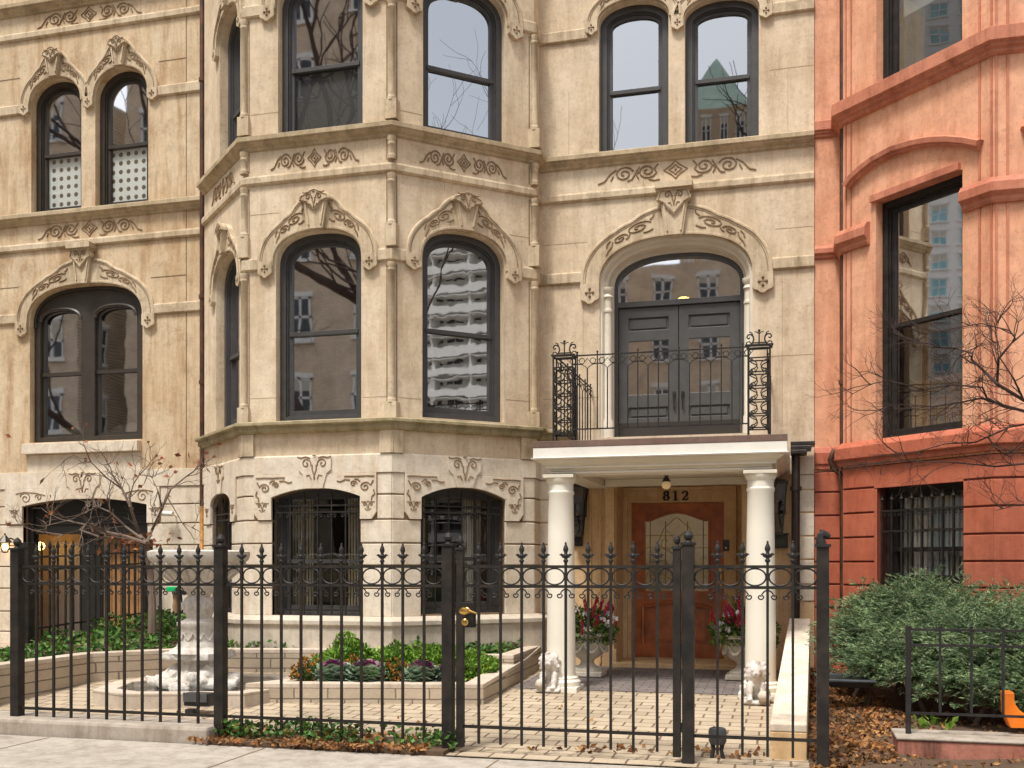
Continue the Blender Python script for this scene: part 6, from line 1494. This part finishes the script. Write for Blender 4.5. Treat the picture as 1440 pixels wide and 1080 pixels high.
def kale(label, x, y, z, s, seed):
    t = thing('ornamental_kale', label, 'kale', (x, y, z), 'ornamental kale in the flower planter'); rr = random.Random(seed)
    for nm2, mt, n, f0, f1, l in (('outer_leaves', 'cab_out', 75, 38, 98, .135), ('purple_heart', 'cab_in', 60, 0, 46, .085)):
        m = MB()
        for i in range(n):
            a = rr.random()*2*PI; ph = R(f0+(f1-f0)*rr.random()**.7); u = Vector((cos(a), sin(a), 0)); side = Vector((-sin(a), cos(a), 0)); out = u*sin(ph)+Vector((0, 0, cos(ph)))
            c = Vector((x, y, z+.05))+Vector((out.x*.135, out.y*.135, out.z*.14))*s*(.9+.15*rr.random())
            d = (u*cos(ph*.55)*.75+Vector((0, 0, .75))*(1.15-ph/R(110))+out*.35).normalized(); nrm = d.cross(side); L2 = l*s*rr.uniform(.8, 1.15); W = L2*1.05; pts = [c-d*L2*.45]
            for j in range(9):
                f = -1+2*j/8; pts.append(c+d*L2*(.5-.34*f*f+.05*(j % 2))+side*W*.55*f-nrm*L2*(.12*f*f+.10*(j % 2)*rr.uniform(.3, 1)))
            m.add(pts, [(0, j, j+1) for j in range(1, 9)])
        m.build(nm2, M[mt], t, fix=False)
for i, (px, Y, s, lb) in enumerate(((470, 9.98, 1.15, 'purple hearted kale at the left, between two rust coloured mums'), (516, 10.02, 1.2, 'large purple and grey green kale below the boxwoods, second from the left'), (594, 10.16, 1.15, 'kale with the most vivid magenta heart, left of the gate post'), (628, 10.26, .9, 'small green kale half hidden behind the gate post'))):
    kale(lb, onY(px, 940, Y).x, Y, .235, s*.98, 60+i)
def mum(label, px, Y, rx, rz, seed):
    X = onY(px, 940, Y).x; t = thing('chrysanthemum_clump', label, 'chrysanthemum', (X, Y, .23), 'fading mums in the flower planter'); rr = random.Random(seed)
    m = MB(); leaves(m, rr, 900, lambda: pt_dome(rr, (X, Y, .23), (rx, rx*.8, rz*.85)), .055, .028); m.build('foliage', M['mumleaf'], t, fix=False)
    m = MB()
    for i in range(95):
        c, d = pt_dome(rr, (X, Y-.02, .25), (rx*1.05, rx*.85, rz*1.08), .1, .08)
        for k in range(8): dd = (d+Vector((rr.gauss(0, .6), rr.gauss(0, .6), rr.gauss(.2, .4)))).normalized(); leaf(m, c+dd*.014, dd, .04, .022, rr)
    m.build('blossoms', M['mum'], t, fix=False)
mum('rust orange mum at the left end of the flower planter', 437, 9.98, .20, .24, 71); mum('faded rust mum between two kale plants', 556, 10.15, .17, .20, 72)
mum('pale rust mum behind the second kale', 500, 10.3, .15, .2, 73)
# evergreen in front of the salmon house
t = thing('yew_shrub', 'wide spreading dark evergreen shrub in front of the salmon house basement window', 'shrub', (2.2, 10.6, .15)); rr = random.Random(77)
blobs = [(1222, 915, 10.75, .50, .42, .36), (1262, 880, 10.95, .50, .42, .40), (1310, 868, 10.75, .50, .4, .36), (1365, 880, 10.55, .5, .42, .36), (1425, 892, 10.3, .55, .42, .38), (1262, 915, 10.3, .42, .4, .26), (1325, 912, 10.1, .5, .45, .34), (1390, 910, 9.85, .52, .45, .38), (1450, 910, 9.65, .5, .45, .40), (1215, 890, 11.0, .38, .35, .26), (1500, 910, 9.9, .6, .6, .48), (1395, 955, 9.6, .45, .3, .24), (1340, 950, 9.75, .4, .3, .22), (1290, 940, 9.95, .36, .3, .2), (1445, 965, 9.35, .45, .3, .26), (1240, 935, 10.15, .3, .28, .18), (1235, 850, 11.2, .3, .25, .16), (1290, 838, 11.15, .35, .25, .16)]
m = MB(); tw = MB()
for bi, (px, py, Y, rx, ry, rz) in enumerate(blobs):
    c = onY(px, py, Y)
    for i in range(int(950*rx*2)):
        d = Vector((rr.gauss(0, 1), rr.gauss(0, 1), rr.gauss(.15, .8))).normalized(); k = rr.random()**.4*(1+.16*(sin(d.x*8+bi)+sin(d.y*7+bi*2)+sin(d.z*9)))
        if rr.random() < .05: k *= 1.25
        p = c+Vector((d.x*rx, d.y*ry, d.z*rz))*k
        ax = (Vector((d.x*1.2, d.y*1.2-.25, d.z*.5+.1))+Vector((rr.gauss(0, .5), rr.gauss(0, .5), rr.gauss(0, .3)))).normalized(); L2 = .11*rr.uniform(.6, 1.3); sd = ax.cross(Vector((rr.gauss(0, .4), rr.gauss(0, .4), 1))).normalized()
        for j in range(5):
            f = -.4+.22*j
            for s in (-1, 1):
                dd = (ax*.7+sd*s*.75+Vector((0, 0, rr.uniform(-.25, .25)))).normalized(); leaf(m, p+ax*L2*f+dd*.016, dd, .045, .010, rr)
    tw.tube([(c.x+rr.uniform(-.2, .2), Y+.1, .1), (c.x+rr.uniform(-.1, .1), Y, c.z-.1), (c.x, Y, c.z+rz*.5)], [.025, .016, .006], 6)
m.build('foliage', M['yew'], t, fix=False); tw.build('branch', M['bark'], t)
patch([(1.0, 10.2), (2.6, 9.2), (3.4, 9.6), (1.8, 10.9)], 90, .72, .08, .06, .045, 'litter', 'tan fallen leaves caught on top of the evergreen', 'fallen leaves', 31, 'fallen_leaves')
q = onY(1325, 1012, 8.75); m = MB(); rr = random.Random(5); leaves(m, rr, 26, lambda: pt_dome(rr, (q.x-.06, 8.75, .2), (.16, .1, .12)), .075, .06); tag(m.build('weed_plant', M['box'], None, fix=False), 'small bright green weed behind the low iron fence', 'weed')
patch([(1.05, 7.75), (3.2, 8.1), (3.2, 8.14), (1.0, 8.1)], 30, .07, .02, .07, .045, 'litter', 'stray leaves at the foot of the faded red plinth', 'fallen leaves', 33, 'fallen_leaves')

# ---------------------------------------------------------------- bare trees
def branch(mb, tips, rr, p, d, l, rad, depth, spread=.55, up=.1, seglen=4, taper=.62, bias=None):
    pts = [Vector(p)]; d = Vector(d).normalized(); rs = [rad]
    for i in range(seglen):
        d = (d+Vector((rr.gauss(0, .16), rr.gauss(0, .16), rr.gauss(up*.4, .14)))+(bias*.05 if bias else Vector((0, 0, 0)))).normalized(); pts.append(pts[-1]+d*l/seglen); rs.append(rad*(1-(1-taper)*(i+1)/seglen))
    mb.tube(pts, rs, 6 if rad > .012 else 4)
    if depth == 0: tips.append((pts[-1], d)); return
    n = 3 if rr.random() < .55 else 2
    for k in range(n):
        a = d.orthogonal().normalized(); a.rotate(Matrix.Rotation(rr.random()*2*PI, 3, d)) if False else None
        q = Matrix.Rotation(rr.random()*2*PI, 3, d) @ a
        nd2 = (d+q*spread*rr.uniform(.6, 1.4)+Vector((0, 0, up))).normalized()
        s = pts[-1] if k < 2 else pts[rr.randrange(2, len(pts)-1)]
        branch(mb, tips, rr, s, nd2, l*rr.uniform(.6, .85), rad*taper*rr.uniform(.75, 1.), depth-1, spread, up, seglen, taper, bias)
# small ornamental tree by the 810 entry
t = thing('bare_tree', 'small nearly bare tree with a few dry red leaves in front of the 810 entry', 'tree', (0, 0, 0)); q = onY(214, 890, 11.5); t.location = (q.x, 11.5, .4); rr = random.Random(15)
P = lambda x, y, Y=11.5: onY(x, y, Y)
tk = MB(); tk.tube([P(214, 890), P(214, 850), P(211, 800), P(206, 764)], [.055, .048, .042, .036], 8); tk.build('trunk', M['bark'], t, smooth=True)
br = MB(); tips = []
for pts, r0 in ((((206, 764), (196, 752), (183, 712), (172, 688), (158, 668), (146, 654)), .026), (((206, 764), (214, 745), (228, 715), (240, 688), (262, 670), (276, 660)), .022), (((206, 764), (180, 755), (150, 748), (120, 738), (95, 732), (70, 738)), .022), (((200, 758), (176, 740), (155, 720), (136, 712), (118, 722)), .018), (((203, 760), (170, 757), (140, 755), (112, 745), (88, 752), (52, 747)), .018), (((190, 735), (182, 700), (188, 680), (196, 668)), .013), (((172, 688), (150, 672), (128, 650), (104, 640)), .012), (((228, 715), (222, 690), (214, 672)), .012), (((236, 700), (256, 735), (270, 742)), .008)):
    wp = [P(x, y, 11.5+.25*sin(i*1.3+x)) for i, (x, y) in enumerate(pts)]; br.tube(wp, [r0*(1-.75*i/(len(wp)-1)) for i in range(len(wp))], 6)
    for i in range(1, len(wp)):
        d = (wp[i]-wp[i-1]).normalized()
        for k in range(2 if i > 1 else 1): branch(br, tips, rr, wp[i], d+Vector((rr.gauss(0, .6), rr.gauss(0, .6), rr.gauss(.0, .5))), .26, .0075, 2, .6, .05, 3)
br.build('branch', M['bark'], t)
lf = MB()
for p, d in tips:
    if rr.random() < .16:
        leaf(lf, p, d+Vector((0, 0, -.6)), .085, .05, rr)
for i in range(60):
    p = P(rr.gauss(195, 24), rr.gauss(762, 7), 11.5+rr.gauss(0, .15)); leaf(lf, p, Vector((rr.gauss(0, 1), rr.gauss(0, 1), rr.gauss(-.3, .6))).normalized(), .085, .04, rr)
for x, y in ((290, 637), (288, 655), (293, 661), (266, 640), (250, 640), (234, 670), (192, 669), (197, 684), (183, 653), (210, 669), (280, 650), (225, 645), (162, 735), (12, 613)):
    leaf(lf, P(x, y, 11.7), Vector((rr.gauss(0, 1), rr.gauss(0, .5), rr.gauss(-.5, .6))).normalized(), .10, .06, rr)
lf.build('dry_leaves', M['redleaf'], t, fix=False)
# twiggy tree reaching in from the right
t = thing('bare_tree', 'dark leafless tree with fine twigs reaching across the salmon house from the right edge', 'tree', (3.9, 10.2, .15)); rr = random.Random(33)
YT = 10.3; P = lambda x, y, Y=YT: onY(x, y, Y)
tk = MB(); tb = P(1560, 800); tk.tube([(tb.x, YT, .1), (tb.x-.02, YT, .9), P(1545, 730), P(1520, 680)], [.085, .07, .06, .045], 8); tk.build('trunk', M['bark_dark'], t, smooth=True)
br = MB(); tips = []
for pts, r0 in ((((1520, 680), (1470, 578), (1440, 563), (1402, 540), (1385, 523), (1366, 505), (1368, 497), (1345, 490), (1310, 488), (1260, 470)), .020), (((1402, 540), (1404, 505), (1416, 490), (1428, 476), (1420, 465), (1380, 455), (1320, 466), (1270, 455)), .013), (((1520, 680), (1480, 595), (1440, 578), (1410, 570), (1388, 560), (1382, 545), (1340, 541), (1300, 548), (1250, 535), (1200, 545)), .017), (((1410, 570), (1380, 560), (1350, 566), (1310, 572), (1260, 568), (1230, 578)), .011), (((1520, 680), (1480, 610), (1450, 595), (1420, 600), (1395, 612), (1372, 622), (1330, 624), (1280, 638), (1220, 640)), .014), (((1390, 615), (1400, 630), (1414, 640), (1450, 622)), .009), (((1520, 680), (1470, 660), (1440, 652), (1400, 656), (1340, 650), (1260, 648), (1200, 655)), .014), (((1520, 690), (1480, 715), (1430, 710), (1400, 718)), .012), (((1440, 563), (1424, 530), (1404, 500), (1400, 460), (1412, 430)), .010)):
    wp = [P(x, y, YT+.22*sin(i*1.1+x)) for i, (x, y) in enumerate(pts)]; br.tube(wp, [r0*(1-.8*i/(len(wp)-1)) for i in range(len(wp))], 5)
    for i in range(1, len(wp)):
        d = (wp[i]-wp[i-1]).normalized()
        for k in range(3 if i > 2 else 1): branch(br, tips, rr, wp[i]*(.5+.5*rr.random())+wp[i-1]*0 if False else wp[i-1].lerp(wp[i], rr.random()), d+Vector((rr.gauss(-.2, .5), rr.gauss(0, .45), rr.gauss(.04, .4))), .21, .0055, 3, .75, .03, 3, .64)
br.build('branch', M['bark_dark'], t)

# ---------------------------------------------------------------- across the street (seen in the window panes)
def block(name, label, x0, x1, y0, y1, h, mat, nw, nf, ww=.5, wh=.5, gm='towerglass', roof=None, extra=None):
    t = thing(name, label, 'building', ((x0+x1)/2, (y0+y1)/2, 0)); MB().box(x0, x1, y0, y1, -.2, h).build('wall', M[mat], t)
    w = MB(); tr = MB(); bl = MB(); fh = h/nf; fw = (x1-x0)/nw; rr = random.Random(int(abs(x0)*7))
    n2 = max(2, int((y1-y0)/3)); fd = (y1-y0)/n2
    def win(px, py, ux, uy, wd, z0, z1):
        # glass, pale frame with meeting rail, sill, sometimes a blind
        nx, ny = uy, -ux
        def bx(m, a, b, q0, q1, d0, d1):
            P = lambda u, z, d: (px+ux*u+nx*d, py+uy*u+ny*d, z)
            m.hexa([P(a, q0, d0), P(b, q0, d0), P(b, q0, d1), P(a, q0, d1), P(a, q1, d0), P(b, q1, d0), P(b, q1, d1), P(a, q1, d1)])
        h2 = wd/2; bx(w, -h2, h2, z0, z1, -.1, .02); zm = (z0+z1)/2
        for a, b, q0, q1 in ((-h2, -h2+.1, z0, z1), (h2-.1, h2, z0, z1), (-.06, .06, z0, z1), (-h2, h2, z1-.1, z1), (-h2, h2, zm-.05, zm+.05)): bx(tr, a, b, q0, q1, -.05, .06)
        bx(tr, -h2-.15, h2+.15, z0-.2, z0, -.05, .16); bx(tr, -h2-.1, h2+.1, z1, z1+.22, -.05, .10)
        if rr.random() < .6: bx(bl, -h2+.1, h2-.1, zm if rr.random() < .5 else z1-(z1-z0)*.3, z1-.1, .022, .03)
    for j in range(nf):
        z0, z1 = fh*(j+.5-wh/2), fh*(j+.5+wh/2)
        for i in range(nw): win(x0+fw*(i+.5), y1, -1, 0, fw*ww, z0, z1)
        for i in range(n2): win(x0, y0+fd*(i+.5), 0, -1, fd*ww, z0, z1); win(x1, y0+fd*(i+.5), 0, 1, fd*ww, z0, z1)
    w.build('windows', M[gm], t); tr.build('window_trim', M['paleconc'], t); bl.build('blinds', M['linen'], t)
    if extra: extra(t)
    if roof:
        m = MB(); xc, yc = (x0+x1)/2, (y0+y1)/2; m.add([(x0, y0, h), (x1, y0, h), (x1, y1, h), (x0, y1, h), (xc, yc, h+roof)], [(0, 1, 4), (1, 2, 4), (2, 3, 4), (3, 0, 4)]); m.build('roof', M['greenroof'], t)
    return t
block('apartment_building', 'tan brick apartment building across the street, reflected in the front windows', -33, -13.5, -32, -20, 29, 'tanbrick', 6, 8, .38, .5)
block('brick_house', 'tan brick house across the street, reflected in the 810 windows', -60, -35, -32, -19, 26, 'tanbrick', 8, 7, .36, .5)
block('office_tower', 'brown tower with green pyramid roof, reflected in the upper right windows', -10, -3.6, -76, -70, 43, 'browntower', 4, 11, .5, .62, roof=6)
def balc(t):
    m = MB()
    for j in range(18): m.box(122.6, 124.9, -72, -30, 1.9+j*3.0, 3.0+j*3.0); m.box(122.6, 124.9, -72, -30, 1.5+j*3.0, 1.62+j*3.0)
    for y in range(-72, -29, 6): m.box(122.8, 124.9, y-.2, y+.2, 0, 54)
    m.build('balcony', M['paleconc'], t)
block('balcony_tower', 'pale tower with long balconies, reflected in the angled bay windows', 125, 150, -75, -28, 58, 'paleconc', 6, 19, .8, .7, extra=balc)
block('apartment_building', 'low dark brick block across the street, reflected in the french doors', -17, 2, -48, -36, 19.5, 'tanbrick', 7, 6, .4, .5)
block('office_tower', 'blue green glass tower far down the street, reflected in the salmon house window', -140, -120, -8, 8, 90, 'paleconc', 6, 30, .62, .62, gm='teal')
for i, (x, y, h, rd) in enumerate(((-12.4, -4.0, 8.5, .30), (-7.6, -5.2, 5.0, .2), (-5.6, -6.5, 9.0, .26), (.6, -6.5, 6.0, .22), (13, 1.0, 5.6, .13), (-21.5, -4.2, 6., .24))):
    t = thing('bare_tree', ('thick trunked leafless street tree reflected in the front bay window', 'leafless street tree reflected in the middle of the stone front', 'leafless street tree reflected in the french doors', 'leafless street tree reflected in the upper right windows', 'leafless street tree reflected in the angled bay panes', 'leafless street tree reflected in the wide 810 window')[i], 'tree', (x, y, -.2)); rr = random.Random(90+i); m = MB(); tips = []
    branch(m, tips, rr, (x, y, -.2), (.03, 0, 1), h, rd, 6 if i else 5, .60, .12, 5, .68); m.build('trunk', M['bark_dark'], t)

# ---------------------------------------------------------------- light, sky, camera
w = bpy.data.worlds.new('World'); scene.world = w; w.use_nodes = True; nt = w.node_tree; bg = nt.nodes['Background']
sky = nt.nodes.new('ShaderNodeTexSky'); sky.sky_type = 'NISHITA'; sky.sun_disc = False
AZ, EL = R(-20), R(64)                       # sun stands in front of the facades, a little left of the photographer
sd = Vector((sin(AZ)*cos(EL), -cos(AZ)*cos(EL), sin(EL)))
sky.sun_elevation = EL; sky.sun_rotation = math.atan2(sd.x, sd.y); sky.air_density = 1.0; sky.dust_density = 3.5; sky.ozone_density = .6
hs = nt.nodes.new('ShaderNodeHueSaturation'); hs.inputs['Saturation'].default_value = .30
nt.links.new(sky.outputs[0], hs.inputs['Color']); nt.links.new(hs.outputs[0], bg.inputs['Color']); bg.inputs['Strength'].default_value = .09
su = bpy.data.lights.new('sun', 'SUN'); su.energy = 1.5; su.angle = R(11); su.color = (1, .965, .91)
so = bpy.data.objects.new('sun', su); COL.objects.link(so); so.rotation_euler = (-sd).to_track_quat('-Z', 'Y').to_euler()
cam = bpy.data.cameras.new('camera'); cam.sensor_width = 36; cam.lens = FL/1440*36; cam.shift_y = (HZ-540)/1440; cam.clip_end = 1000; cam.clip_start = .1
co = bpy.data.objects.new('camera', cam); COL.objects.link(co); co.location = E0; co.rotation_euler = (R(90), 0, TH); scene.camera = co
scene.view_settings.view_transform = 'Standard'; scene.view_settings.look = 'None'; scene.view_settings.gamma = 1; scene.view_settings.use_curve_mapping = False
scene.view_settings.exposure = 1.27
scene.cycles.max_bounces = 8; scene.cycles.transparent_max_bounces = 12
